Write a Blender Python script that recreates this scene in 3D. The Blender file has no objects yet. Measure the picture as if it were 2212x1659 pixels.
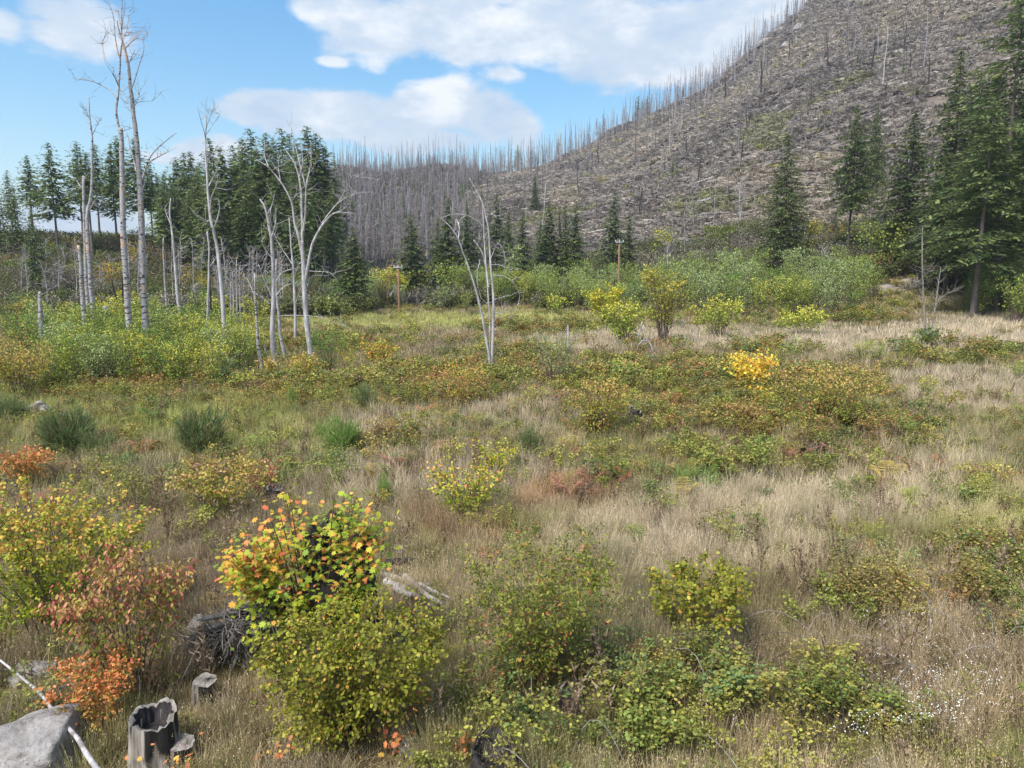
import bpy, math, random
import numpy as np
from mathutils import Vector
rng = np.random.default_rng(7)
random.seed(7)
C = bpy.context.scene.collection
SC = bpy.context.scene
PI = math.pi

# ------------------------------------------------------------------ camera, world, sun, exposure
PITCH = math.radians(8.0); CAMH = 5.2; F = 1523.0; CX, CY = 1106.0, 829.5
cam_d = bpy.data.cameras.new('camera'); cam = bpy.data.objects.new('camera', cam_d); C.objects.link(cam)
cam.location = (0, 0, CAMH); cam.rotation_euler = (PI/2 - PITCH, 0, 0)
cam_d.sensor_width = 36; cam_d.lens = 36*F/2212; cam_d.clip_end = 12000; cam_d.clip_start = 0.1
SC.camera = cam
SC.render.resolution_x = 1024; SC.render.resolution_y = 768
SC.view_settings.view_transform = 'Standard'; SC.view_settings.look = 'None'
SC.view_settings.exposure = 0.72; SC.view_settings.gamma = 1.0
SC.cycles.max_bounces = 6; SC.cycles.diffuse_bounces = 3; SC.cycles.transmission_bounces = 3
SC.cycles.volume_bounces = 0

SUN_EL, SUN_AZ = math.radians(52), math.radians(-140)   # azimuth from +Y towards +X
sd = Vector((math.sin(SUN_AZ)*math.cos(SUN_EL), math.cos(SUN_AZ)*math.cos(SUN_EL), math.sin(SUN_EL)))
sl = bpy.data.lights.new('sun', 'SUN'); sl.energy = 4.0; sl.angle = math.radians(20); sl.color = (1, .95, .88)
so = bpy.data.objects.new('sun', sl); C.objects.link(so); so.rotation_euler = (-sd).to_track_quat('-Z', 'Y').to_euler()
so.location = (0, 0, 60)

def c(r, g, b, k=1.0):
    f = lambda v: (v/255/12.92 if v/255 <= .04045 else ((v/255+.055)/1.055)**2.4)*k
    return (f(r), f(g), f(b), 1.0)

def ray(px, py):            # direction of a picture point, scaled to Y = 1
    v = (CY-py)/F; u = (px-CX)/F
    yy = math.cos(PITCH)+v*math.sin(PITCH)
    return np.array([u/yy, 1.0, (v*math.cos(PITCH)-math.sin(PITCH))/yy])
def azel(px, py):
    d = ray(px, py); n = math.sqrt((d**2).sum())
    return math.atan2(d[0], d[1]), math.asin(d[2]/n)

world = bpy.data.worlds.new('World'); SC.world = world; world.use_nodes = True
def build_world():
    nt = world.node_tree; N = nt.nodes; L = nt.links; N.clear()
    out = N.new('ShaderNodeOutputWorld')
    sky = N.new('ShaderNodeTexSky'); sky.sky_type = 'NISHITA'; sky.sun_disc = False
    sky.sun_elevation = SUN_EL; sky.sun_rotation = SUN_AZ; sky.ozone_density = 1.0; sky.air_density = 1.3; sky.dust_density = 0.6
    bg = N.new('ShaderNodeBackground'); bg.inputs[1].default_value = 0.12
    hs = N.new('ShaderNodeHueSaturation'); hs.inputs['Saturation'].default_value = 1.52; hs.inputs['Value'].default_value = 1.0
    hs.inputs['Hue'].default_value = 0.497
    L.new(sky.outputs[0], hs.inputs['Color']); L.new(hs.outputs[0], bg.inputs[0])
    tc = N.new('ShaderNodeTexCoord'); sep = N.new('ShaderNodeSeparateXYZ'); L.new(tc.outputs['Generated'], sep.inputs[0])
    def M(op, a, b=None, cc=None, clamp=False):
        n = N.new('ShaderNodeMath'); n.operation = op; n.use_clamp = clamp
        for i, v in enumerate((a, b, cc)):
            if v is None: continue
            if isinstance(v, (int, float)): n.inputs[i].default_value = v
            else: L.new(v, n.inputs[i])
        return n.outputs[0]
    X, Y, Z = sep.outputs
    az = M('ARCTAN2', X, Y); el = M('ARCSINE', Z)
    mp = N.new('ShaderNodeMapping'); mp.inputs['Scale'].default_value = (1, 1, 2.2); L.new(tc.outputs['Generated'], mp.inputs[0])
    def noise(scale, det, rough=.55, loc=0.0):
        m2 = N.new('ShaderNodeMapping'); m2.inputs['Location'].default_value = (loc, loc*.7, loc*.3)
        L.new(mp.outputs[0], m2.inputs[0])
        n = N.new('ShaderNodeTexNoise'); n.inputs['Scale'].default_value = scale; n.inputs['Detail'].default_value = det
        n.inputs['Roughness'].default_value = rough; L.new(m2.outputs[0], n.inputs[0]); return n.outputs[0]
    n1 = noise(5.5, 9, .56); n2 = noise(2.6, 5, .5, 3.1); n3 = noise(16, 6, .6, 5.0)
    blobs = [  # px, py, rx, ry
        (-10, 48, 62, 36), (150, 30, 105, 42), (165, 78, 120, 42),
        (740, 20, 110, 50), (850, 65, 150, 62), (1000, 60, 190, 72), (1200, 60, 240, 85), (1420, 80, 240, 92), (1600, 60, 190, 105), (1750, 0, 230, 120), (1300, -40, 500, 60), (1850, -40, 400, 140),
        (540, 240, 75, 30), (630, 245, 100, 42), (740, 252, 110, 50), (850, 268, 120, 44), (915, 240, 60, 52), (985, 228, 78, 62), (1060, 250, 80, 66), (1125, 268, 60, 52), (900, 300, 240, 26),
        (1090, 160, 52, 20), (440, 322, 100, 34), (350, 340, 90, 26), (720, 134, 26, 9), (480, 320, 40, 36)]
    acc = None
    for (px, py, rx, ry) in blobs:
        a, e = azel(px, py); sa = rx/F; se = ry/F
        da = M('MULTIPLY', M('SUBTRACT', az, a), 1/sa); de = M('MULTIPLY', M('SUBTRACT', el, e), 1/se)
        q = M('SUBTRACT', 1.0, M('SQRT', M('ADD', M('MULTIPLY', da, da), M('MULTIPLY', de, de))))   # cone
        q = M('MULTIPLY', q, min(1.0, .35+ry/90))
        acc = q if acc is None else M('SMOOTH_MAX', acc, q, .16)
    # drifting cloud fields everywhere outside the part of the sky that the blobs describe
    a0, e0 = azel(1000, 200)
    rr = M('SQRT', M('ADD', M('POWER', M('MULTIPLY', M('SUBTRACT', az, a0), 1/.95), 2), M('POWER', M('MULTIPLY', M('SUBTRACT', el, e0), 1/.52), 2)))
    outside = M('MULTIPLY', M('SUBTRACT', rr, 1.0), 3.0, clamp=True)
    gen = M('MULTIPLY', M('SUBTRACT', n2, .47), 5.0)
    gen = M('SUBTRACT', M('MULTIPLY', M('ADD', gen, 1.2), outside), 1.2)
    acc = M('MAXIMUM', M('MAXIMUM', acc, -1.2), gen)
    # low pale band near the horizon
    low = M('MULTIPLY', M('SUBTRACT', .085, el), 9.0)
    acc = M('MAXIMUM', acc, M('MINIMUM', low, .6))
    dens = M('ADD', acc, M('MULTIPLY', M('SUBTRACT', n1, .5), 2.1))
    dens = M('ADD', dens, M('MULTIPLY', M('SUBTRACT', n3, .5), .8))
    mr = N.new('ShaderNodeMapRange'); mr.interpolation_type = 'SMOOTHSTEP'; L.new(dens, mr.inputs[0])
    mr.inputs[1].default_value = -.06; mr.inputs[2].default_value = .34
    mask = M('MULTIPLY', mr.outputs[0], .95)
    cr = N.new('ShaderNodeValToRGB')
    sh = M('ADD', M('MULTIPLY', noise(9, 9, .62, 9.0), .95), M('MULTIPLY', noise(2.2, 3, .5, 1.7), .35))
    L.new(sh, cr.inputs[0])
    cr.color_ramp.elements[0].position = .50; cr.color_ramp.elements[0].color = c(182, 204, 226)
    cr.color_ramp.elements[1].position = .80; cr.color_ramp.elements[1].color = c(248, 249, 251)
    m_ = cr.color_ramp.elements.new(.64); m_.color = c(206, 218, 231)
    bg2 = N.new('ShaderNodeBackground'); bg2.inputs[1].default_value = 0.72; L.new(cr.outputs[0], bg2.inputs[0])
    mx = N.new('ShaderNodeMixShader'); L.new(mask, mx.inputs[0]); L.new(bg.outputs[0], mx.inputs[1]); L.new(bg2.outputs[0], mx.inputs[2])
    L.new(mx.outputs[0], out.inputs[0])
build_world()

# ------------------------------------------------------------------ noise
def _h(ix, iy, s):
    n = (ix.astype(np.int64)*374761393 + iy.astype(np.int64)*668265263 + s*144269) & 0x7fffffff
    n = ((n ^ (n >> 13))*1274126177) & 0x7fffffff
    return ((n ^ (n >> 16)) & 0xffff)/65535.0
def vnoise(x, y, s=0):
    x = np.asarray(x, float); y = np.asarray(y, float)
    ix = np.floor(x); iy = np.floor(y); fx = x-ix; fy = y-iy
    fx = fx*fx*(3-2*fx); fy = fy*fy*(3-2*fy)
    a = _h(ix, iy, s); b = _h(ix+1, iy, s); cc = _h(ix, iy+1, s); d = _h(ix+1, iy+1, s)
    return (a+(b-a)*fx)*(1-fy)+(cc+(d-cc)*fx)*fy
def fbm(x, y, s=0, o=4):
    v = 0; a = .5; t = 0
    for i in range(o):
        v = v+a*vnoise(x*2**i, y*2**i, s+i*17); t += a; a *= .5
    return v/t-.5

# ------------------------------------------------------------------ terrain
COLS = np.array([-300, 0, 300, 600, 750, 900, 1100, 1250, 1400, 1550, 1700, 1850, 2000, 2212, 2500], float)
ROWS = [
 (0,   [0]*15), (50,  [0]*15),
 (70,  [.3, .3, .2, .1, .1, .1, .1, .1, .1, .1, .2, .3, .3, .3, .3]),
 (90,  [.8, .8, .7, .4, .4, .5, .8, 1, 1.2, 1.4, 1.7, 2.0, 2.4, 2.8, 3]),
 (110, [1.2, 1.1, 1.1, 1.0, 1.2, 1.6, 2.2, 2.8, 3.5, 4.2, 5.0, 5.8, 6.2, 7, 7.5]),
 (130, [6, 6, 5, 3.5, 3, 3, 4, 5, 7, 8.5, 10, 12, 14, 15, 16]),
 (155, [15, 15, 14, 9, 6, 6, 8, 10, 14, 17, 20, 24, 27, 29, 30]),
 (200, [10, 11, 13, 14, 12, 13, 17, 22, 30, 37, 45, 54, 58, 62, 64]),
 (300, [4, 4, 10, 30, 31, 33, 39, 47, 57, 72, 90, 110, 122, 132, 138]),
 (400, [4, 4, 12, 54, 55, 56, 61, 73, 86, 110, 138, 172, 195, 215, 225]),
 (500, [4, 4, 15, 78, 82, 83, 84, 100, 121, 148, 186, 232, 272, 305, 330]),
 (560, [4, 4, 15, 78, 81, 82, 83, 99, 119, 146, 190, 250, 305, 350, 380]),
 (700, [4, 4, 10, 45, 48, 48, 50, 60, 75, 95, 150, 230, 300, 360, 400]),
 (1200, [3, 3, 5, 10, 10, 10, 12, 15, 20, 30, 50, 90, 130, 160, 180]),
 (3000, [0]*15), (9000, [0]*15)]
_gy = np.concatenate([np.arange(0, 700, 5), np.geomspace(700, 9000, 60)])
_gc = np.linspace(-300, 2500, 113)
_t = np.array([np.interp(_gc, COLS, r[1]) for r in ROWS])
_ry = np.array([r[0] for r in ROWS], float)
_g = np.array([np.interp(_gy, _ry, _t[:, j]) for j in range(len(_gc))]).T
for _ in range(2):
    g2 = _g.copy(); g2[1:-1] = (_g[:-2]+2*_g[1:-1]+_g[2:])/4; _g = g2
for _ in range(6):
    g2 = _g.copy(); g2[:, 1:-1] = (_g[:, :-2]+2*_g[:, 1:-1]+_g[:, 2:])/4; _g = g2
_iy = np.arange(len(_gy))
def ground(x, y):
    x = np.asarray(x, float); y = np.asarray(y, float)
    yy = np.clip(y, 1, 8999); col = np.clip(CX+F*x/yy, -300, 2500)
    fy = np.interp(yy, _gy, _iy); i = np.minimum(fy.astype(int), len(_gy)-2); fy = fy-i
    fc = (col+300)/25.0; j = np.minimum(fc.astype(int), len(_gc)-2); fc = fc-j
    z = (_g[i, j]*(1-fc)+_g[i, j+1]*fc)*(1-fy)+(_g[i+1, j]*(1-fc)+_g[i+1, j+1]*fc)*fy
    z = np.where(y < 45, 0, z)
    k = np.clip((y-140)/160, 0, 1)
    z = z + fbm(x/7, y/7, 3, 3)*.35*np.clip((y+5)/30, 0, 1)
    z = z + k*(fbm(x/45, y/140, 5, 4)*20 + fbm(x/14, y/24, 9, 3)*3.2)*np.clip((col-450)/250, .25, 1)*np.clip(1-(y-900)/1500, 0, 1)
    crag = np.clip((col-1600)/80, 0, 1)*np.clip((y-430)/50, 0, 1)
    z = z + crag*np.abs(fbm(x/22, y/22, 12, 4))*22
    return z
def P(px, py, Y):
    d = ray(px, py); return np.array([d[0]*Y, Y, CAMH+d[2]*Y])
def G(px, py, y0=4.0, y1=560.0):
    d = ray(px, py); ys = np.geomspace(y0, y1, 900)
    dz = CAMH+d[2]*ys - ground(d[0]*ys, ys)
    k = np.argmax(dz < 0)
    if not (dz < 0).any(): k = len(ys)-1
    k = max(k, 1); a, b = dz[k-1], dz[k]; t = a/(a-b) if a != b else 0
    Y = ys[k-1]+(ys[k]-ys[k-1])*min(max(t, 0), 1)
    return np.array([d[0]*Y, Y, float(ground(d[0]*Y, Y))])
def proj(x, y, z):
    zr = z-CAMH; up = zr*math.cos(PITCH)+y*math.sin(PITCH); dp = y*math.cos(PITCH)-zr*math.sin(PITCH)
    return CX+F*x/dp, CY-F*up/dp

# ------------------------------------------------------------------ mesh builder
def unit(v): return v/np.maximum(np.linalg.norm(v, axis=-1, keepdims=True), 1e-9)
class MB:
    def __init__(s): s.v = []; s.f = []; s.c = []; s.n = 0; s.fl = []
    def add(s, v, faces, col=(.5, .5, .5, 1)):      # faces (m,k) int
        v = np.asarray(v, float).reshape(-1, 3); faces = np.asarray(faces)
        s.v.append(v); s.f.append(faces.reshape(len(faces), -1)+s.n)
        col = np.asarray(col, float)
        s.c.append(np.broadcast_to(col, (len(v), 4)) if col.ndim == 1 else col); s.n += len(v)
    def tube(s, pts, rad, sides=6, col=(.5, .5, .5, 1), cap=True, wob=0, seed=0):
        pts = np.asarray(pts, float); n = len(pts); rad = np.broadcast_to(np.asarray(rad, float), (n,))
        t = unit(np.gradient(pts, axis=0)); ref = np.array([0, 1., 0]) if abs(t[:, 1]).mean() < .8 else np.array([1., 0, 0])
        a = unit(np.cross(t, ref)); b = np.cross(t, a)
        th = np.arange(sides)*2*PI/sides
        r = rad[:, None]
        if wob: r = r*(1+wob*(np.random.default_rng(seed+n).random((n, sides))-.5))
        else: r = np.repeat(r, sides, 1)
        v = pts[:, None]+a[:, None]*(np.cos(th)[None, :, None]*r[..., None])+b[:, None]*(np.sin(th)[None, :, None]*r[..., None])
        i = np.arange(n-1)[:, None]*sides; j = np.arange(sides)[None]; k = (j+1) % sides
        f = np.stack([i+j, i+k, i+sides+k, i+sides+j], -1).reshape(-1, 4)
        s.add(v, f, col)
        if cap:
            s.f.append(np.array([[s.n-sides+q for q in range(sides)]]))
    def leaves(s, pos, d, nrm, size, kind, cols):
        tp, fs = LEAF[kind]
        d = unit(d); w = unit(np.cross(nrm, d)); nn = np.cross(d, w)
        sz = np.asarray(size)[:, None, None]
        v = pos[:, None]+(d[:, None]*tp[None, :, 0:1]+w[:, None]*tp[None, :, 1:2]+nn[:, None]*tp[None, :, 2:3])*sz
        k = len(tp); N = len(pos)
        cc = np.repeat(np.asarray(cols), k, 0)
        base = s.n; s.v.append(v.reshape(-1, 3)); s.c.append(cc); s.n += N*k
        for fa in fs:
            s.f.append(np.arange(N)[:, None]*k+np.array(fa)[None]+base)
    def mesh(s, name, mat=None, smooth=False):
        me = bpy.data.meshes.new(name)
        V = np.concatenate(s.v); me.vertices.add(len(V)); me.vertices.foreach_set('co', V.astype(np.float32).ravel())
        tot = np.concatenate([np.full(len(f), f.shape[1]) for f in s.f]); li = np.concatenate([f.ravel() for f in s.f])
        me.loops.add(len(li)); me.loops.foreach_set('vertex_index', li.astype(np.int32))
        me.polygons.add(len(tot)); st = np.concatenate([[0], np.cumsum(tot)[:-1]])
        me.polygons.foreach_set('loop_start', st.astype(np.int32))
        try: me.polygons.foreach_set('loop_total', tot.astype(np.int32))
        except Exception: pass
        if smooth: me.polygons.foreach_set('use_smooth', np.ones(len(tot), bool))
        a = me.attributes.new('col', 'FLOAT_COLOR', 'POINT'); a.data.foreach_set('color', np.concatenate(s.c).astype(np.float32).ravel())
        me.update(calc_edges=True)
        if mat: me.materials.append(mat)
        return me
LEAF = {
 'round': (np.array([[0, 0, 0], [.3, .34, .06], [.75, .32, .06], [1, 0, 0], [.75, -.32, .06], [.3, -.34, .06]]), [(0, 1, 2, 3), (0, 3, 4, 5)]),
 'oval': (np.array([[0, 0, 0], [.3, .22, .05], [.72, .2, .04], [1.05, 0, -.06], [.72, -.2, .04], [.3, -.22, .05]]), [(0, 1, 2, 3), (0, 3, 4, 5)]),
 'narrow': (np.array([[0, 0, 0], [.5, .14, .02], [1, 0, 0], [.5, -.14, .02]]), [(0, 1, 2, 3)]),
 'quad': (np.array([[0, 0, 0], [.5, .36, .05], [1, 0, 0], [.5, -.36, .05]]), [(0, 1, 2, 3)]),
 'needle': (np.array([[0, .035, 0], [0, -.035, 0], [1, 0, 0]]), [(0, 1, 2)]),
 'tri': (np.array([[0, .16, 0], [0, -.16, 0], [1, 0, 0]]), [(0, 1, 2)]),
 'spray': (np.array([[0, .05, 0], [0, -.05, 0], [.45, -.2, -.03], [1, -.02, -.14], [.5, .2, -.03]]), [(0, 1, 2, 3, 4)]),
 'maple': (np.array([[0, 0, 0], [-.06, .3, .02], [.22, .25, .03], [.3, .55, -.04], [.5, .3, .03], [.72, .42, -.04], [.72, .14, .02], [1, 0, -.08],
                     [.72, -.14, .02], [.72, -.42, -.04], [.5, -.3, .03], [.3, -.55, -.04], [.22, -.25, .03], [-.06, -.3, .02]]),
           [(0, 1, 2), (0, 2, 3, 4), (0, 4, 5, 6), (0, 6, 7), (0, 7, 8), (0, 8, 9, 10), (0, 10, 11, 12), (0, 12, 13)]),
}
def rand_dir(n, r, up=0.0):
    d = r.normal(size=(n, 3)); d[:, 2] += up; return unit(d)

# ------------------------------------------------------------------ materials
def mat(name, build):
    m = bpy.data.materials.new(name); m.use_nodes = True; nt = m.node_tree; nt.nodes.clear()
    out = nt.nodes.new('ShaderNodeOutputMaterial'); build(nt, out); return m
def nmix(nt, fac, a, b, blend='MIX'):
    n = nt.nodes.new('ShaderNodeMix'); n.data_type = 'RGBA'; n.blend_type = blend
    for s_, v in ((n.inputs[0], fac), (n.inputs[6], a), (n.inputs[7], b)):
        if isinstance(v, (int, float)): s_.default_value = v
        elif isinstance(v, tuple): s_.default_value = v
        else: nt.links.new(v, s_)
    return n.outputs[2]
def nnoise(nt, scale, det=4, vec=None, rough=.55):
    n = nt.nodes.new('ShaderNodeTexNoise'); n.inputs['Scale'].default_value = scale; n.inputs['Detail'].default_value = det; n.inputs['Roughness'].default_value = rough
    if vec is not None: nt.links.new(vec, n.inputs[0])
    return n.outputs[0]
def nmap(nt, vec, scale):
    n = nt.nodes.new('ShaderNodeMapping'); n.inputs['Scale'].default_value = scale; nt.links.new(vec, n.inputs[0]); return n.outputs[0]
def nramp(nt, v, stops):
    n = nt.nodes.new('ShaderNodeValToRGB'); nt.links.new(v, n.inputs[0]); e = n.color_ramp.elements
    e[0].position, e[0].color = stops[0]; e[1].position, e[1].color = stops[-1]
    for p, cc in stops[1:-1]: k = e.new(p); k.color = cc
    return n.outputs[0]
def leafy(nt, out, col, trans=.28, spec=.25, rough=.55):
    b = nt.nodes.new('ShaderNodeBsdfPrincipled'); b.inputs['Roughness'].default_value = rough; b.inputs['Specular IOR Level'].default_value = spec
    t = nt.nodes.new('ShaderNodeBsdfTranslucent'); mx = nt.nodes.new('ShaderNodeMixShader'); mx.inputs[0].default_value = trans
    nt.links.new(col, b.inputs[0]); nt.links.new(col, t.inputs[0]); nt.links.new(b.outputs[0], mx.inputs[1]); nt.links.new(t.outputs[0], mx.inputs[2])
    nt.links.new(mx.outputs[0], out.inputs[0])
def m_leaf(nt, out):
    a = nt.nodes.new('ShaderNodeAttribute'); a.attribute_name = 'col'; leafy(nt, out, a.outputs[0])
def m_tint(nt, out, trans=.25):
    a = nt.nodes.new('ShaderNodeAttribute'); a.attribute_name = 'col'
    s = nt.nodes.new('ShaderNodeSeparateColor'); nt.links.new(a.outputs[0], s.inputs[0])
    t1 = nt.nodes.new('ShaderNodeAttribute'); t1.attribute_type = 'INSTANCER'; t1.attribute_name = 'tint'
    t2 = nt.nodes.new('ShaderNodeAttribute'); t2.attribute_type = 'INSTANCER'; t2.attribute_name = 'tintb'
    m = nmix(nt, s.outputs[1], t1.outputs[0], t2.outputs[0])
    v = nt.nodes.new('ShaderNodeVectorMath'); v.operation = 'SCALE'; nt.links.new(m, v.inputs[0]); nt.links.new(s.outputs[0], v.inputs['Scale'])
    leafy(nt, out, v.outputs[0], trans)
def m_bark(c1, c2, c3=None, vs=(1, 1, .35), sc=14, marks=0.0):
    def f(nt, out):
        tc = nt.nodes.new('ShaderNodeTexCoord'); v = nmap(nt, tc.outputs['Object'], vs)
        n = nnoise(nt, sc, 8, v, .65); col = nramp(nt, n, [(.34, c1), (.66, c2)])
        big = nnoise(nt, .45, 3, tc.outputs['Object'])
        if c3: col = nmix(nt, nramp(nt, big, [(.56, (0, 0, 0, 1)), (.62, (1, 1, 1, 1))]), col, c3)
        if marks:
            w = nnoise(nt, 3.2, 2, nmap(nt, tc.outputs['Object'], (.9, .9, 3.2)))
            col = nmix(nt, nramp(nt, w, [(.57, (0, 0, 0, 1)), (.63, (1, 1, 1, 1))]), col, c(62, 58, 58))
        b = nt.nodes.new('ShaderNodeBsdfPrincipled'); b.inputs['Roughness'].default_value = .85; b.inputs['Specular IOR Level'].default_value = .2
        nt.links.new(col, b.inputs[0])
        bp = nt.nodes.new('ShaderNodeBump'); bp.inputs['Strength'].default_value = .5; bp.inputs['Distance'].default_value = .03
        nt.links.new(n, bp.inputs['Height']); nt.links.new(bp.outputs[0], b.inputs['Normal'])
        nt.links.new(b.outputs[0], out.inputs[0])
    return f
MAT = {
 'leaf': mat('leaf', m_leaf), 'tint': mat('ground_plant', m_tint),
 'snag': mat('weathered_alder_bark', m_bark(c(128, 123, 122), c(184, 180, 180), c(190, 156, 130), marks=1)),
 'snagw': mat('bleached_wood', m_bark(c(124, 118, 116), c(202, 198, 200), c(150, 144, 142), (1, 1, .2), 6)),
 'burnt': mat('burnt_wood', m_bark(c(22, 20, 20), c(70, 66, 66), c(95, 88, 84), (1, 1, .3), 9)),
 'twig': mat('twig_wood', m_bark(c(92, 78, 68), c(128, 112, 98), None, (1, 1, .3), 9)),
 'cbark': mat('conifer_bark', m_bark(c(78, 70, 66), c(128, 118, 112), None, (1, 1, .2), 3)),
 'grey': mat('grey_old_wood', m_bark(c(92, 86, 80), c(164, 157, 150), c(66, 60, 55), (1, 1, .16), 13)),
 'root': mat('weathered_root_wood', m_bark(c(58, 53, 50), c(160, 153, 147), None, (1, 1, 1), 9)),
 'pole': mat('treated_pole_wood', m_bark(c(112, 84, 68), c(138, 106, 88), None, (1, 1, .1), 6)),
}
def m_stone(nt, out):
    tc = nt.nodes.new('ShaderNodeTexCoord'); o = tc.outputs['Object']
    n = nnoise(nt, 3.0, 10, o, .65); col = nramp(nt, n, [(.3, c(112, 106, 102)), (.5, c(152, 147, 144)), (.72, c(182, 177, 175))])
    sp_ = nnoise(nt, 5.5, 6, o, .7); col = nmix(nt, nramp(nt, sp_, [(.5, (0, 0, 0, 1)), (.66, (.7, .7, .7, 1))]), col, c(96, 92, 84))
    n2 = nnoise(nt, .9, 6, nmap(nt, o, (.8, .8, 3.6)), .6)
    crk = nt.nodes.new('ShaderNodeMath'); crk.operation = 'SUBTRACT'; nt.links.new(n2, crk.inputs[0]); crk.inputs[1].default_value = .5
    ab = nt.nodes.new('ShaderNodeMath'); ab.operation = 'ABSOLUTE'; nt.links.new(crk.outputs[0], ab.inputs[0])
    k = nramp(nt, ab.outputs[0], [(.0, (.8, .8, .8, 1)), (.010, (0, 0, 0, 1))])
    col = nmix(nt, k, col, c(98, 90, 84))
    b = nt.nodes.new('ShaderNodeBsdfPrincipled'); b.inputs['Roughness'].default_value = .9; nt.links.new(col, b.inputs[0])
    bp = nt.nodes.new('ShaderNodeBump'); bp.inputs['Strength'].default_value = 1.0; bp.inputs['Distance'].default_value = .12
    nt.links.new(n, bp.inputs['Height']); nt.links.new(bp.outputs[0], b.inputs['Normal']); nt.links.new(b.outputs[0], out.inputs[0])
MAT['stone'] = mat('pale_stone', m_stone)
def m_stripe(nt, out):
    tc = nt.nodes.new('ShaderNodeTexCoord'); o = tc.outputs['Object']
    n = nnoise(nt, 14, 7, nmap(nt, o, (1, 1, .1)), .65); k = nnoise(nt, 4.2, 2, nmap(nt, o, (1, 1, .12)))
    col = nmix(nt, nramp(nt, k, [(.52, (0, 0, 0, 1)), (.56, (1, 1, 1, 1))]), nramp(nt, n, [(.35, c(100, 93, 86)), (.65, c(168, 160, 150))]), nramp(nt, n, [(.4, c(14, 13, 13)), (.7, c(46, 42, 40))]))
    b = nt.nodes.new('ShaderNodeBsdfPrincipled'); b.inputs['Roughness'].default_value = .85; nt.links.new(col, b.inputs[0])
    bp = nt.nodes.new('ShaderNodeBump'); bp.inputs['Strength'].default_value = .8; bp.inputs['Distance'].default_value = .03; nt.links.new(n, bp.inputs['Height']); nt.links.new(bp.outputs[0], b.inputs['Normal'])
    nt.links.new(b.outputs[0], out.inputs[0])
MAT['stripe'] = mat('half_charred_wood', m_stripe)
def m_plain(col, rough=.6):
    def f(nt, out):
        b = nt.nodes.new('ShaderNodeBsdfPrincipled'); b.inputs['Roughness'].default_value = rough
        tc = nt.nodes.new('ShaderNodeTexCoord'); n = nnoise(nt, 20, 4, tc.outputs['Object'])
        k = tuple(x*.8 for x in col[:3])+(1,)
        nt.links.new(nramp(nt, n, [(.3, k), (.7, col)]), b.inputs[0]); nt.links.new(b.outputs[0], out.inputs[0])
    return f
MAT['plastic'] = mat('pale_plastic', m_plain(c(190, 205, 200))); MAT['cable'] = mat('cable', m_plain(c(60, 60, 62)))
MAT['metal'] = mat('galvanised_metal', m_plain(c(210, 214, 220), .4))
MAT['flower'] = mat('white_petals', m_plain(c(235, 235, 230)))
def m_ground(nt, out):
    tc = nt.nodes.new('ShaderNodeTexCoord'); o = tc.outputs['Object']
    zn = nt.nodes.new('ShaderNodeAttribute'); zn.attribute_name = 'col'
    sp = nt.nodes.new('ShaderNodeSeparateColor'); nt.links.new(zn.outputs[0], sp.inputs[0])
    n1 = nnoise(nt, 1.3, 8, o, .65); n2 = nnoise(nt, .12, 5, o); n3 = nnoise(nt, 14, 5, o)
    soil = nramp(nt, n1, [(.3, c(62, 52, 40)), (.52, c(98, 84, 62)), (.72, c(128, 114, 84))])
    grn = nramp(nt, n3, [(.35, c(58, 60, 28)), (.65, c(104, 108, 48))])
    mead = nmix(nt, nramp(nt, n2, [(.42, (0, 0, 0, 1)), (.62, (.8, .8, .8, 1))]), soil, grn)
    v = nmap(nt, o, (.05, .09, .35)); h1 = nnoise(nt, 1.0, 12, v, .75); h2 = nnoise(nt, .02, 4, o); h3 = nnoise(nt, .5, 8, nmap(nt, o, (.5, 1, 2.5)), .75)
    hill = nramp(nt, h1, [(.36, c(96, 88, 82)), (.5, c(120, 111, 103)), (.62, c(132, 122, 113)), (.74, c(152, 141, 128))])
    hill = nmix(nt, nramp(nt, h3, [(.4, (0, 0, 0, 1)), (.6, (1, 1, 1, 1))]), hill, c(110, 101, 93))
    hill = nmix(nt, nramp(nt, h2, [(.5, (0, 0, 0, 1)), (.7, (.55, .55, .55, 1))]), hill, c(132, 122, 111))
    mid = nramp(nt, n1, [(.3, c(48, 50, 34)), (.7, c(92, 88, 62))])
    col = nmix(nt, sp.outputs[0], mead, mid); col = nmix(nt, sp.outputs[1], col, hill)
    rock = nramp(nt, h3, [(.3, c(66, 66, 68)), (.65, c(120, 118, 118))]); col = nmix(nt, sp.outputs[2], col, rock)
    b = nt.nodes.new('ShaderNodeBsdfPrincipled'); b.inputs['Roughness'].default_value = .95; b.inputs['Specular IOR Level'].default_value = .1
    nt.links.new(col, b.inputs[0])
    bp = nt.nodes.new('ShaderNodeBump'); bp.inputs['Strength'].default_value = .6; bp.inputs['Distance'].default_value = .5
    hh = nt.nodes.new('ShaderNodeMath'); hh.operation = 'MULTIPLY'; nt.links.new(h3, hh.inputs[0]); nt.links.new(sp.outputs[1], hh.inputs[1])
    nt.links.new(hh.outputs[0], bp.inputs['Height']); nt.links.new(bp.outputs[0], b.inputs['Normal']); nt.links.new(b.outputs[0], out.inputs[0])
MAT['ground'] = mat('dry_ground', m_ground)
def m_gravel(nt, out):
    tc = nt.nodes.new('ShaderNodeTexCoord'); n = nnoise(nt, 6, 8, tc.outputs['Object'], .7)
    b = nt.nodes.new('ShaderNodeBsdfPrincipled'); b.inputs['Roughness'].default_value = .95
    nt.links.new(nramp(nt, n, [(.3, c(118, 112, 106)), (.7, c(176, 170, 164))]), b.inputs[0]); nt.links.new(b.outputs[0], out.inputs[0])
MAT['gravel'] = mat('gravel', m_gravel)

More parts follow.
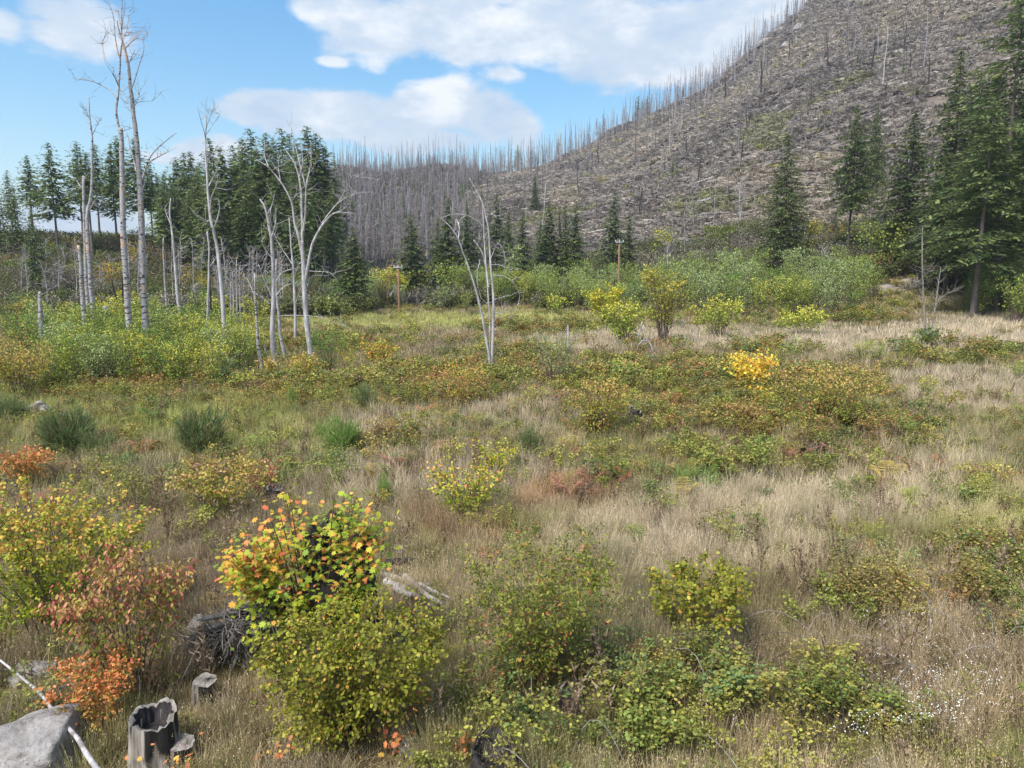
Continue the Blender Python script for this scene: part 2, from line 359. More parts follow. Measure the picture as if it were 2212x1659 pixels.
# ------------------------------------------------------------------ objects
def tagged(o, label, cat, group=None, kind=None):
    o['label'] = label; o['category'] = cat
    if group: o['group'] = group
    if kind: o['kind'] = kind
    return o
def thing(name, loc, label, cat, group=None, rz=0.0, sc=1.0):
    o = bpy.data.objects.new(name, None); C.objects.link(o); o.location = [float(v) for v in loc]; o.rotation_euler = (0, 0, rz); o.scale = (sc, sc, sc)
    o.empty_display_size = .2
    return tagged(o, label, cat, group)
def part(name, me, parent=None, loc=(0, 0, 0)):
    o = bpy.data.objects.new(name, me); C.objects.link(o); o.parent = parent; o.location = loc; return o
def place_set(name, parts, loc, label, cat, group=None, rz=0.0, sc=(1, 1, 1)):   # parts: [(part name, mesh)]
    r = bpy.data.objects.new(name, None); C.objects.link(r); r.location = [float(v) for v in loc]; r.rotation_euler = (0, 0, rz); r.scale = sc
    r.empty_display_size = .2
    tagged(r, label, cat, group)
    for pn, me in parts: part(pn, me, r)
    return r
def structure(name, me):
    o = bpy.data.objects.new(name, me); C.objects.link(o); o['kind'] = 'structure'; return o

def scatter(name, label, pts, rot, scl, idx, tint, tintb, protos):
    n = len(pts); me = bpy.data.meshes.new(name); me.vertices.add(n); me.vertices.foreach_set('co', np.asarray(pts, np.float32).ravel())
    def at(nm, ty, ar, key='vector'):
        a = me.attributes.new(nm, ty, 'POINT'); a.data.foreach_set(key, np.ascontiguousarray(ar).ravel())
    at('rot', 'FLOAT_VECTOR', np.asarray(rot, np.float32)); at('scl', 'FLOAT_VECTOR', np.asarray(scl, np.float32))
    at('idx', 'INT', np.asarray(idx, np.int32), 'value')
    t4 = np.ones((n, 4), np.float32); t4[:, :3] = np.asarray(tint)[:, :3]; at('tint', 'FLOAT_COLOR', t4, 'color')
    t4 = np.ones((n, 4), np.float32); t4[:, :3] = np.asarray(tintb)[:, :3]; at('tintb', 'FLOAT_COLOR', t4, 'color')
    col = bpy.data.collections.new(name+'_kinds')
    for i, pm in enumerate(protos): col.objects.link(bpy.data.objects.new('%s_%02d' % (name, i), pm))
    ng = bpy.data.node_groups.new(name+'_scatter', 'GeometryNodeTree')
    ng.interface.new_socket('Geometry', in_out='INPUT', socket_type='NodeSocketGeometry')
    ng.interface.new_socket('Geometry', in_out='OUTPUT', socket_type='NodeSocketGeometry')
    N = ng.nodes; L = ng.links
    gi = N.new('NodeGroupInput'); go = N.new('NodeGroupOutput'); ip = N.new('GeometryNodeInstanceOnPoints'); ci = N.new('GeometryNodeCollectionInfo')
    ci.inputs['Collection'].default_value = col; ci.inputs['Separate Children'].default_value = True; ci.inputs['Reset Children'].default_value = True
    def na(nm, ty):
        q = N.new('GeometryNodeInputNamedAttribute'); q.data_type = ty; q.inputs['Name'].default_value = nm; return q.outputs[0]
    L.new(gi.outputs[0], ip.inputs['Points']); L.new(ci.outputs[0], ip.inputs['Instance']); ip.inputs['Pick Instance'].default_value = True
    L.new(na('idx', 'INT'), ip.inputs['Instance Index']); L.new(na('rot', 'FLOAT_VECTOR'), ip.inputs['Rotation']); L.new(na('scl', 'FLOAT_VECTOR'), ip.inputs['Scale'])
    L.new(ip.outputs[0], go.inputs[0])
    o = bpy.data.objects.new(name, me); C.objects.link(o); o.modifiers.new('scatter', 'NODES').node_group = ng
    o['kind'] = 'stuff'; o['label'] = label
    return o

# ------------------------------------------------------------------ ground sheet
def build_ground():
    Ys = np.concatenate([np.linspace(-40, 0, 14), np.linspace(1, 60, 110), np.linspace(61, 160, 90), np.linspace(163, 620, 190), np.geomspace(630, 6000, 36)])
    t = np.concatenate([np.linspace(-2.2, -1.05, 10), np.linspace(-1, 1, 280), np.linspace(1.05, 2.2, 10)])
    hw = 30+.86*np.clip(Ys, 0, None)
    X = t[None]*hw[:, None]; Y = np.repeat(Ys[:, None], len(t), 1); Z = ground(X, Y)
    V = np.stack([X, Y, Z], -1); r, q = len(Ys), len(t)
    i = (np.arange(r-1)[:, None]*q+np.arange(q-1)[None]).ravel()
    f = np.stack([i, i+1, i+q+1, i+q], -1)
    col = CX+F*X/np.maximum(Y, 1)
    mid = np.clip((Y-100)/25, 0, 1)
    edge = np.interp(Y, [120, 150, 200, 300, 400, 500], [1250, 1180, 1050, 960, 1010, 1080])
    hill = np.clip((Y-118)/25, 0, 1)*np.clip((col-edge+fbm(X/20, Y/20, 21)*200)/60, 0, 1)
    crag = np.clip((col-1560)/60, 0, 1)*np.clip((Y-455)/25, 0, 1)*np.clip(fbm(X/30, Y/30, 31)*6+.6, 0, 1)
    cc = np.stack([mid, hill, crag, np.ones_like(mid)], -1)
    m = MB(); m.add(V, f, cc.reshape(-1, 4)); structure('ground', m.mesh('ground', MAT['ground'], True))
    def road(name, pts, w):
        m = MB(); pts = np.array(pts, float); tt = np.linspace(0, 1, 60)
        s_ = np.linspace(0, 1, len(pts)); p = np.stack([np.interp(tt, s_, pts[:, 0]), np.interp(tt, s_, pts[:, 1])], -1)
        d = unit(np.gradient(p, axis=0)); nn = np.stack([-d[:, 1], d[:, 0]], -1)
        zc = ground(p[:, 0], p[:, 1])
        rows = []
        for k in np.linspace(-1, 1, 7):
            q_ = p+nn*w*k*.5; rows.append(np.stack([q_[:, 0], q_[:, 1], ground(q_[:, 0], q_[:, 1])*.8+zc*.2+.15], -1))
        V = np.array(rows); i = (np.arange(6)[:, None]*60+np.arange(59)[None]).ravel()
        m.add(V, np.stack([i, i+1, i+61, i+60], -1)); structure(name, m.mesh(name, MAT['gravel'], True))
    road('gravel_road', [(-125, 96), (-95, 100), (-76, 103), (-55, 106), (-38, 110), (-22, 116)], 6.0)
    road('gravel_path', [(50, 100), (56, 104), (62, 107), (70, 108), (84, 112)], 5.0)
build_ground()

# ------------------------------------------------------------------ palettes
PAL = {
 'hazel': ([(.5, c(132, 132, 44)), (.28, c(104, 110, 40)), (.15, c(156, 148, 62)), (.07, c(180, 138, 68))], None),
 'yellow': ([(.55, c(142, 150, 40)), (.3, c(112, 130, 40)), (.15, c(184, 174, 62))], [(.35, c(196, 168, 76)), (.15, c(208, 142, 82)), (.5, c(148, 154, 60))]),
 'spirea': ([(.5, c(118, 124, 50)), (.3, c(94, 104, 44)), (.16, c(148, 142, 62)), (.04, c(190, 116, 72))], None),
 'dogwood': ([(.2, c(176, 128, 96)), (.45, c(134, 136, 56)), (.25, c(112, 120, 44)), (.1, c(150, 76, 62))], [(.35, c(184, 128, 100)), (.5, c(158, 138, 72)), (.15, c(150, 70, 62))]),
 'orange': ([(.3, c(188, 116, 68)), (.3, c(192, 138, 74)), (.4, c(132, 130, 54))], [(.5, c(192, 116, 74)), (.3, c(202, 138, 86)), (.2, c(150, 140, 66))]),
 'red': ([(.45, c(166, 92, 78)), (.25, c(176, 120, 94)), (.3, c(130, 124, 66))], None),
 'maple': ([(.5, c(150, 172, 40)), (.25, c(190, 184, 44)), (.25, c(112, 148, 44))], [(.4, c(244, 170, 52)), (.3, c(238, 130, 58)), (.3, c(200, 190, 50))]),
 'gold': ([(.55, c(222, 192, 76)), (.2, c(226, 168, 80)), (.25, c(176, 176, 66))], None),
 'olive': ([(.5, c(134, 140, 44)), (.3, c(164, 154, 58)), (.2, c(104, 114, 42))], [(.6, c(176, 158, 62)), (.4, c(140, 142, 50))]),
 'rusty': ([(.5, c(146, 146, 56)), (.25, c(120, 130, 50)), (.25, c(176, 140, 76))], [(.45, c(182, 146, 90)), (.55, c(160, 150, 74))]),
 'lime': ([(.6, c(154, 164, 66)), (.4, c(128, 144, 58))], [(.6, c(184, 178, 74)), (.4, c(158, 164, 70))]),
 'green': ([(.6, c(104, 130, 58)), (.4, c(84, 110, 50))], None),
 'willow': ([(.5, c(144, 158, 100)), (.3, c(118, 138, 76)), (.2, c(172, 180, 134))], None),
 'willowy': ([(.45, c(138, 154, 74)), (.35, c(110, 134, 64)), (.2, c(170, 172, 76))], [(.5, c(150, 158, 70)), (.5, c(120, 142, 70))]),
 'yellowing': ([(.5, c(172, 172, 50)), (.3, c(140, 150, 50)), (.2, c(200, 170, 60))], None),
 'broom': ([(.6, c(92, 110, 68)), (.4, c(120, 130, 82))], None),
 'broomy': ([(.6, c(104, 132, 66)), (.4, c(134, 154, 82))], None),
 'darkolive': ([(.5, c(84, 92, 44)), (.3, c(104, 106, 50)), (.2, c(66, 76, 38))], None),
 'autumn': ([(.35, c(188, 168, 66)), (.25, c(200, 138, 74)), (.4, c(136, 144, 60))], None),
 'sprig': ([(.5, c(214, 138, 90)), (.3, c(200, 116, 80)), (.2, c(206, 166, 84))], None),
 'brown': ([(.5, c(134, 112, 84)), (.5, c(112, 94, 72))], None),
 'bare': ([(.5, c(128, 118, 112)), (.5, c(108, 98, 92))], None),
}
def pick(pal, n, r, h=None, k=1.0):
    def ch(p, n):
        w = np.array([q[0] for q in p]); i = r.choice(len(p), n, p=w/w.sum()); return np.array([q[1] for q in p])[i]
    base, tip = PAL[pal]; out = ch(base, n)
    if tip is not None and h is not None:
        t = ch(tip, n); m = r.random(n) < np.clip((h-.45)/.4, 0, 1); out[m] = t[m]
    out = out.copy(); out[:, :3] *= (r.uniform(.72, 1.3, (n, 1)))*k*1.2
    return out

# ------------------------------------------------------------------ shrubs
def shrub_meshes(seed, pal, h=1.0, w=1.0, leaves=900, size=.04, kind='quad', stems=14, upright=.5, top=1.0, bottom=.12, twigcol=None, dens_pow=1.0, nsub=9, droop=.3, thick=1.0):
    r = np.random.default_rng(seed)
    br = MB(); lf = MB(); R = w/2
    S = []; nS = stems; lobes = [(r.uniform(0, 2*PI), r.uniform(.75, 1.25)) for _ in range(5)]
    for i in range(nS):
        a = 2*PI*(i+r.random())/nS; rr = R*math.sqrt(r.uniform(.02, 1.0))
        lob = 1+.22*sum(math.cos((a-l[0])*k+1)*(l[1]-1)*2 for k, l in enumerate(lobes, 1))
        rr *= lob; hh = h*(r.uniform(.72, 1.02))*(1-.35*(rr/R)**2*(1-upright)); 
        p0 = np.array([math.cos(a), math.sin(a), 0])*rr*.15; p0[2] = -.03*h
        p2 = np.array([math.cos(a)*rr, math.sin(a)*rr, hh]); p1 = (p0+p2)/2+np.array([math.cos(a)*rr*-.12, math.sin(a)*rr*-.12, h*.12])+r.normal(size=3)*.03*h
        t = np.linspace(0, 1, 7)[:, None]; pts = (1-t)**2*p0+2*t*(1-t)*p1+t*t*p2
        pts[1:] += r.normal(size=(6, 3))*.012*h
        rad = np.linspace(.011, .003, 7)*h*.6*thick
        br.tube(pts, rad, 4, cap=False); S.append((pts, r.uniform(.6, 1.3)))
    tot = sum(s[1] for s in S); pos = []; dr = []
    for pts, wt in S:
        nl = int(leaves*wt/tot)+1; seg = np.linspace(0, 1, 7)
        ks = nsub; tb = r.uniform(bottom, .97, ks)**.8; tb[0] = .97
        b0 = np.stack([np.interp(tb, seg, pts[:, q]) for q in range(3)], -1)
        out_ = unit(b0*np.array([1, 1, 0])+r.normal(size=(ks, 3))*.25*R); d = unit(out_*.8+r.normal(size=(ks, 3))*.45+np.array([0, 0, upright]))
        ln = (R*.42+h*.10)*r.uniform(.5, 1.1, ks)*(1.05-.45*tb); e = b0+d*ln[:, None]; e[:, 2] = np.clip(e[:, 2], .02*h, h*1.04)
        for q in range(ks): br.tube(np.array([b0[q], (b0[q]+e[q])/2+r.normal(size=3)*.01*h, e[q]]), np.array([.0035, .0025, .0015])*h*.6*thick, 3, cap=False)
        k = r.integers(0, ks, nl); u = r.uniform(0, 1.08, nl)[:, None]**.7
        p = b0[k]+(e[k]-b0[k])*u+r.normal(size=(nl, 3))*size*.9*np.array([1, 1, .7]); pos.append(p); dr.append(d[k])
    pos = np.concatenate(pos); dr = np.concatenate(dr); n = len(pos); pos[:, 2] = np.maximum(pos[:, 2], .01)
    d = unit(dr*.5+rand_dir(n, r)); d[:, 2] -= droop; nrm = rand_dir(n, r, 1.3)
    lf.leaves(pos, d, nrm, size*r.uniform(.6, 1.25, n), kind, pick(pal, n, r, pos[:, 2]/h))
    return [('branches', br.mesh('shrub_branches', MAT['twig'])), ('leaves', lf.mesh('shrub_leaves', MAT['leaf']))]
def broom_meshes(seed, pal, h=1.0, w=1.0, n=420):
    r = np.random.default_rng(seed); m = MB(); st = MB()
    a = r.uniform(0, 2*PI, n); rr = np.sqrt(r.random(n))*w/2
    top = np.stack([np.cos(a)*rr, np.sin(a)*rr, h*r.uniform(.4, 1.12, n)*(1-.3*(rr/(w/2))**2)*(1+.3*np.sin(a*2+seed)*rr/(w/2))], -1); base = top*np.array([.25, .25, 0]); midp = (base+top)/2+np.array([0, 0, .12*h])*0+ (top*np.array([-.12, -.12, 0]))
    wd = .0055*h
    for i in range(n):
        s_ = unit(np.array([[math.sin(a[i]+r.normal()*.8), math.cos(a[i]), 0]]))[0]*wd
        V = [base[i]-s_, base[i]+s_, midp[i]+s_, midp[i]-s_, top[i]]
        cc = pick(pal, 1, r)[0]; m.add(V, [[0, 1, 2, 3]], cc); m.f.append(np.array([[m.n-2, m.n-3, m.n-1]]))
    # fine side shoots
    k = r.integers(0, n, n*7); u = r.uniform(.3, 1, n*7)[:, None]; p = midp[k]+(top[k]-midp[k])*u
    d = unit((top[k]-base[k])+r.normal(size=(n*7, 3))*.28*h)
    m.leaves(p, d, rand_dir(n*7, r), h*r.uniform(.12, .3, n*7), 'needle', np.where(r.random((n*7, 1)) < .16, pick('brown', n*7, r), pick(pal, n*7, r, None, 1.1)))
    m2 = m.mesh('broom_shoots', MAT['leaf'])
    for i in range(8):
        k = r.integers(0, n); st.tube(np.array([base[k]+[0, 0, -.03], midp[k]]), [.012*h, .006*h], 4, cap=False)
    return [('stems', st.mesh('broom_stems', MAT['twig'])), ('shoots', m2)]

def sized(px, py):     # ground point and metres per picture unit there
    g = G(px, py); dp = g[1]*math.cos(PITCH)-(g[2]-CAMH)*math.sin(PITCH); return g, dp/F
def shrub_at(name, cat, label, bx, by, wpx, hpx, pal, leaves=900, lpx=9, kind='quad', seed=None, group=None, broom=False, **kw):
    g, mp = sized(bx, by); seed = seed if seed is not None else int(bx*7+by)
    h = hpx*mp*1.0/ math.cos(max(0, math.atan2(CAMH, g[1])))*1.04; w = wpx*mp*1.1
    parts = broom_meshes(seed, pal, h, w, leaves) if broom else shrub_meshes(seed, pal, h, w, leaves, lpx*mp, kind, **kw)
    return place_set(name, parts, g, label, cat, group)
# base x, base y are where the plant meets the ground in the photograph
SH = [
 ('hazel_bush', 'bush', 'large round-leaved olive-green bush in front of the burnt stump', 762, 1605, 335, 240, 'hazel', 9500, 10.5, 'round', dict(stems=46, bottom=.05, nsub=12)),
 ('spirea_bush', 'bush', 'open green bush of fine twigs right of the bleached driftwood', 1170, 1490, 290, 270, 'spirea', 6200, 10.5, 'oval', dict(stems=44, upright=.5, bottom=.05, nsub=12, thick=.6)),
 ('hazel_bush', 'bush', 'wide yellow-green bush with orange tips above the grey boulder', 125, 1385, 310, 290, 'yellow', 7000, 9, 'round', dict(stems=34, bottom=.08, upright=.6)),
 ('dogwood_bush', 'bush', 'pinkish green dogwood bush with drooping leaves behind the hollow stump', 290, 1505, 225, 265, 'dogwood', 2600, 13, 'oval', dict(stems=20, droop=1.1, upright=.8, bottom=.1)),
 ('vine_maple', 'bush', 'low bright orange bush beside the fallen white branch', 210, 1590, 160, 150, 'orange', 2300, 8.5, 'round', dict(stems=18, bottom=.06)),
 ('orange_bush', 'bush', 'orange and green bush above the pale tree tubes', 55, 1062, 115, 92, 'orange', 1100, 8, 'quad', dict(stems=18)),
 ('hazel_bush', 'bush', 'yellow-green bush with feathery pale top near the grey sawn stump', 475, 1120, 160, 125, 'rusty', 1500, 8, 'round', dict(stems=22)),
 ('red_bush', 'bush', 'small red-leaved bush beside the grey sawn stump', 565, 1066, 90, 62, 'red', 480, 7, 'oval', dict(stems=16, upright=.8)),
 ('hazel_bush', 'bush', 'sparse yellow-green bush right of the small dark broom tuft', 1010, 1128, 150, 118, 'yellow', 1000, 8, 'round', dict(stems=20)),
 ('hazel_bush', 'bush', 'small yellow bush growing just left of the narrow broom', 1075, 1035, 85, 74, 'yellowing', 560, 7, 'quad', dict(stems=14)),
 ('hazel_bush', 'bush', 'rounded golden-brown bush left of the black burnt stump', 1295, 946, 105, 122, 'rusty', 1700, 6.5, 'quad', dict(stems=26, bottom=.05)),
 ('spirea_bush', 'bush', 'fan-shaped yellow and orange bush below the central white snag', 1008, 886, 90, 86, 'autumn', 1000, 7, 'narrow', dict(stems=24, upright=1.1)),
 ('vine_maple', 'bush', 'bright golden yellow bush standing above the bramble bank', 1622, 858, 96, 92, 'gold', 900, 8.5, 'quad', dict(stems=15, bottom=.3)),
 ('vine_maple', 'bush', 'smaller golden yellow sprig beneath the bright yellow bush', 1648, 880, 50, 42, 'gold', 220, 8, 'quad', dict(stems=9, bottom=.2)),
 ('willow_bush', 'bush', 'grey-green willow bush beside the broken white stub', 1195, 838, 110, 112, 'willow', 900, 6, 'narrow', dict(stems=22, upright=1.0, bottom=.2)),
 ('hazel_bush', 'bush', 'wide olive bush with bare twigs rising from the bramble bank', 1795, 925, 215, 135, 'rusty', 2600, 6.5, 'quad', dict(stems=34, bottom=.1)),
 ('hazel_bush', 'bush', 'loose yellow-green bush in the dry grass right of the sawn log end', 1510, 1400, 180, 150, 'hazel', 1900, 11, 'round', dict(stems=20, upright=.8, bottom=.25)),
 ('aspen_sapling', 'tree', 'round sapling with a golden yellow crown left of the lime bushes', 1310, 705, 82, 88, 'yellowing', 1300, 6, 'quad', dict(stems=20, top=1, bottom=.15)),
 ('aspen_sapling', 'tree', 'lime and yellow sapling in front of the golden-crowned one', 1348, 745, 88, 96, 'lime', 1300, 6.5, 'quad', dict(stems=20, bottom=.15)),
 ('aspen_sapling', 'tree', 'tall olive sapling with a tan crown among bare sticks', 1432, 745, 90, 160, 'olive', 1300, 6, 'quad', dict(stems=20, bottom=.15, upright=1.0)),
 ('aspen_sapling', 'tree', 'lime-green bushy sapling alone in the tan grass band', 1552, 735, 86, 94, 'lime', 1000, 6, 'quad', dict(stems=20, bottom=.2)),
 ('hawthorn_bush', 'bush', 'low green-yellow bush in the pale grass band near the thicket', 1735, 730, 96, 66, 'lime', 900, 6, 'quad', dict(stems=16, bottom=.25)),
 ('aspen_sapling', 'tree', 'small yellow-green sapling left of the golden-crowned one', 1205, 682, 38, 46, 'lime', 350, 5, 'quad', dict(stems=12)),
 ('willow_bush', 'bush', 'dark green willow bush right of the forked white snag', 712, 806, 68, 84, 'green', 900, 6.5, 'narrow', dict(stems=18, upright=.9, bottom=.08)),
 ('willow_bush', 'bush', 'yellow willow bush tucked beside the dark green one', 750, 806, 44, 60, 'yellowing', 420, 6, 'narrow', dict(stems=12, upright=.9)),
 ('hazel_bush', 'bush', 'yellow bush with orange leaves furthest right of the willow clump', 818, 796, 76, 58, 'autumn', 800, 6, 'quad', dict(stems=16)),
 ('hazel_bush', 'bush', 'olive-brown bush at the feet of the leaning pale snags', 605, 832, 92, 62, 'rusty', 900, 6, 'quad', dict(stems=18)),
 ('hazel_bush', 'bush', 'narrow orange-yellow bush between the snags and dark willow', 660, 836, 50, 62, 'autumn', 420, 6, 'quad', dict(stems=12, upright=1)),
 ('hazel_bush', 'bush', 'tall golden-olive bush at the edge of the left thicket', 45, 862, 125, 128, 'rusty', 1600, 6.5, 'quad', dict(stems=22)),
 ('hazel_bush', 'bush', 'round orange-tinged bush beyond the yellow grass strip', 683, 672, 34, 30, 'autumn', 300, 5, 'quad', dict(stems=12)),
 ('aspen_sapling', 'tree', 'yellow sapling left of the left utility pole', 822, 652, 42, 66, 'lime', 500, 5, 'quad', dict(stems=12, upright=1.2)),
 ('aspen_sapling', 'tree', 'yellow-green sapling just behind the left utility pole', 868, 656, 40, 62, 'yellowing', 420, 5, 'quad', dict(stems=12, upright=1.2)),
 ('aspen_sapling', 'tree', 'bright yellow-green sapling right of the left utility pole', 905, 652, 46, 70, 'lime', 520, 5, 'quad', dict(stems=12, upright=1.2)),
 ('willow_bush', 'bush', 'big rounded green willow right of the yellow saplings', 975, 648, 84, 82, 'willowy', 1200, 5, 'quad', dict(stems=20)),
 ('willow_bush', 'bush', 'fresh green willow below the dark spruce', 738, 668, 56, 60, 'green', 560, 5, 'quad', dict(stems=14, upright=1)),
 ('willow_bush', 'bush', 'olive green bush left of the left utility pole foot', 790, 680, 66, 44, 'darkolive', 560, 5, 'quad', dict(stems=14)),
 ('aspen_sapling', 'tree', 'pale-leaved slender tree right of the central snag', 1110, 652, 32, 108, 'willow', 450, 5, 'quad', dict(stems=8, upright=1.6, bottom=.2)),
 ('willow_bush', 'bush', 'big olive and yellow willow above the gravel path', 1905, 596, 112, 118, 'willowy', 1700, 5.5, 'quad', dict(stems=24)),
 ('willow_bush', 'bush', 'dark green bush overhanging the gravel path', 1955, 598, 78, 66, 'darkolive', 900, 5.5, 'quad', dict(stems=18)),
 ('bigleaf_maple', 'tree', 'yellow-leaved maple with dark crooked stems before the tall fir', 1722, 600, 66, 110, 'olive', 420, 6, 'quad', dict(stems=10, upright=1.1, bottom=.3, thick=2.5)),
 ('aspen_sapling', 'tree', 'thin yellow sapling against the brown slope right of the poles', 1434, 590, 36, 82, 'lime', 240, 5, 'quad', dict(stems=8, upright=1.4, bottom=.35)),
 ('hazel_bush', 'bush', 'golden bush below the big right-hand fir branches', 2035, 600, 60, 46, 'autumn', 420, 5, 'quad', dict(stems=14)),
]
BR = [
 ('broom_shrub', 'large dark green broom above the orange bush', 150, 985, 120, 100, 'broom', 620),
 ('broom_shrub', 'smaller broom spilling right of the large dark one', 215, 990, 80, 58, 'broom', 320),
 ('broom_shrub', 'dark domed broom behind the feathery yellow-green bush', 440, 992, 105, 104, 'broom', 620),
 ('broom_shrub', 'wide bright green broom in pale grass left of centre', 742, 985, 92, 80, 'broomy', 420),
 ('broom_shrub', 'thin wispy broom just left of the wide bright one', 695, 955, 36, 50, 'broomy', 110),
 ('broom_shrub', 'narrow upright broom between two yellow bushes', 1143, 996, 52, 74, 'broom', 240),
 ('broom_shrub', 'small spiky broom tuft behind the orange maple', 832, 1090, 34, 72, 'broomy', 90),
 ('broom_shrub', 'spreading broom in dry grass below the bramble bank', 1505, 1066, 115, 62, 'broomy', 260),
 ('broom_shrub', 'thin broom standing below the willow clump', 632, 885, 22, 52, 'broomy', 80),
 ('broom_shrub', 'loose broom left of the fan-shaped bush', 790, 890, 66, 62, 'broom', 190),
 ('broom_shrub', 'dark broom at the picture edge beside the old grey log', 15, 915, 90, 62, 'broom', 330),
]
def build_shrubs():
    for (nm, cat, lab, bx, by, w, h, pal, n, lp, kd, kw) in SH: shrub_at(nm, cat, lab, bx, by, w, h, pal, int(n*1.55), lp*.8, kd, **kw)
    for (nm, lab, bx, by, w, h, pal, n) in BR: shrub_at(nm, 'broom bush', lab, bx, by, w*.86, h*.84, pal, int(n*1.1), broom=True)
build_shrubs()

def build_thickets():
    r = np.random.default_rng(33)
    def protos(pals, n, leaves, size, kind, **kw):
        return {p: [shrub_meshes(500+i*13+len(p), p, 1.0, kw.get('w', .6), leaves, size, kind, stems=14, upright=kw.get('up', 1.1), bottom=.08) for i in range(n)] for p in pals}
    A = protos(['willowy', 'willow', 'green', 'yellowing', 'lime', 'rusty', 'darkolive', 'autumn', 'brown'], 2, 1000, .038, 'quad')
    W = protos(['willowy', 'willow', 'green', 'darkolive', 'rusty', 'bare', 'brown', 'yellowing'], 2, 1000, .034, 'quad', w=1.0, up=.6)
    WORD = dict(willowy='olive-green', willow='silvery green', green='dark green', yellowing='yellowing', lime='lime-green', rusty='golden-brown', darkolive='dark olive', autumn='orange-yellow', brown='withered brown', bare='leafless grey')
    def put(nm, cat, lab, grp, px, py, hp, pal, wide=1.0, src=A):
        g, mp = sized(px, py); h = hp*mp; q = src[pal][r.integers(0, len(src[pal]))]
        place_set(nm, q, g, WORD[pal]+' '+lab, cat, grp+', '+WORD[pal], r.uniform(0, 6.28), (h*wide, h*wide, h))
    for i in range(150):          # left thicket around the snags
        px = r.uniform(25, 560); py = r.uniform(742, 848); 
        pal = r.choice(['willowy', 'willow', 'green', 'yellowing', 'lime'], p=[.40, .16, .12, .17, .15])
        if px < 90 and r.random() < .4: pal = 'rusty'
        if px > 380 and r.random() < .35: pal = 'lime'
        put('alder_sapling', 'sapling', 'sapling in the thicket round the tall dead trunks', 'saplings in the left thicket', px, py, r.uniform(72, 118), str(pal), .95)
    for i in range(190):          # right thicket
        px = r.uniform(990, 1890); t = r.random(); lo = np.interp(px, [990, 1120, 1400, 1700, 1890], [660, 668, 690, 692, 688]); hi = np.interp(px, [1120, 1400, 1500, 1700, 1890], [640, 636, 628, 622, 612])
        py = hi+(lo-hi)*t; pal = r.choice(['willow', 'willowy', 'green', 'lime'], p=[.42, .42, .1, .06])
        put('alder_sapling', 'sapling', 'sapling in the dense thicket below the burnt slope', 'saplings in the right thicket', px, py, r.uniform(50, 76) if px < 1430 else r.uniform(60, 96), str(pal), .85)
    for i in range(16):
        px = r.uniform(2090, 2230); py = r.uniform(655, 700)
        put('alder_sapling', 'sapling', 'sapling in the clump under the big right fir', 'saplings under the right firs', px, py, r.uniform(80, 110), str(r.choice(['green', 'willow', 'willowy'])), 1.1)
    for i in range(130):          # brush on the left mound
        px = r.uniform(-20, 640); py = r.uniform(545, 668) if px < 420 else r.uniform(600, 690)
        if py > 665 and px < 330: py = 660
        pal = r.choice(['darkolive', 'rusty', 'green', 'autumn', 'bare', 'yellowing'], p=[.46, .1, .14, .03, .22, .05])
        pal = str(pal); s_ = W if pal in W else A
        put('brush_bush', 'bush', 'bush covering the mound under the left conifers', 'bushes on the left mound', px, py, r.uniform(36, 66), pal, 1.3, s_)
    for i in range(26):
        px = r.uniform(-10, 320); py = r.uniform(690, 722)
        put('brush_bush', 'bush', 'low bush between the gravel road and the thicket', 'bushes below the left road', px, py, r.uniform(18, 30), str(r.choice(['darkolive', 'green', 'rusty', 'brown'])), 1.7, W)
    for i in range(46):          # middle brush line
        px = r.uniform(560, 1130); py = r.uniform(618, 676)
        pal = str(r.choice(['willowy', 'willow', 'green', 'darkolive', 'lime', 'rusty'], p=[.3, .2, .17, .15, .1, .08]))
        put('brush_bush', 'bush', 'bush in the green belt beyond the yellow grass strip', 'bushes in the middle belt', px, py, r.uniform(40, 74), pal, 1.1, A)
    for i in range(60):          # foot of the burnt slope
        px = r.uniform(1450, 2230); py = np.interp(px, [1450, 1900, 2230], [590, 560, 560])+r.uniform(-45, 45)
        pal = str(r.choice(['willowy', 'darkolive', 'bare', 'green', 'yellowing', 'rusty'], p=[.27, .22, .24, .13, .06, .08]))
        put('brush_bush', 'bush', 'bush at the foot of the burnt slope', 'bushes along the foot of the slope', px, py, r.uniform(34, 70), pal, 1.1, W if pal in W else A)
    for i in range(55):          # small bushes dotted through the meadow
        px = r.uniform(-10, 2230); py = 760+860*r.random()**1.3
        if 480 < px < 980 and py > 1150: continue
        pal = str(r.choice(['rusty', 'willowy', 'lime', 'green', 'brown', 'autumn'], p=[.25, .22, .15, .1, .2, .08]))
        put('meadow_shrub', 'bush', 'low shrub dotted through the dry grass', 'small shrubs in the meadow', px, py, r.uniform(26, 44)*(.7+py/1700), pal, 1.6, A)
build_thickets()

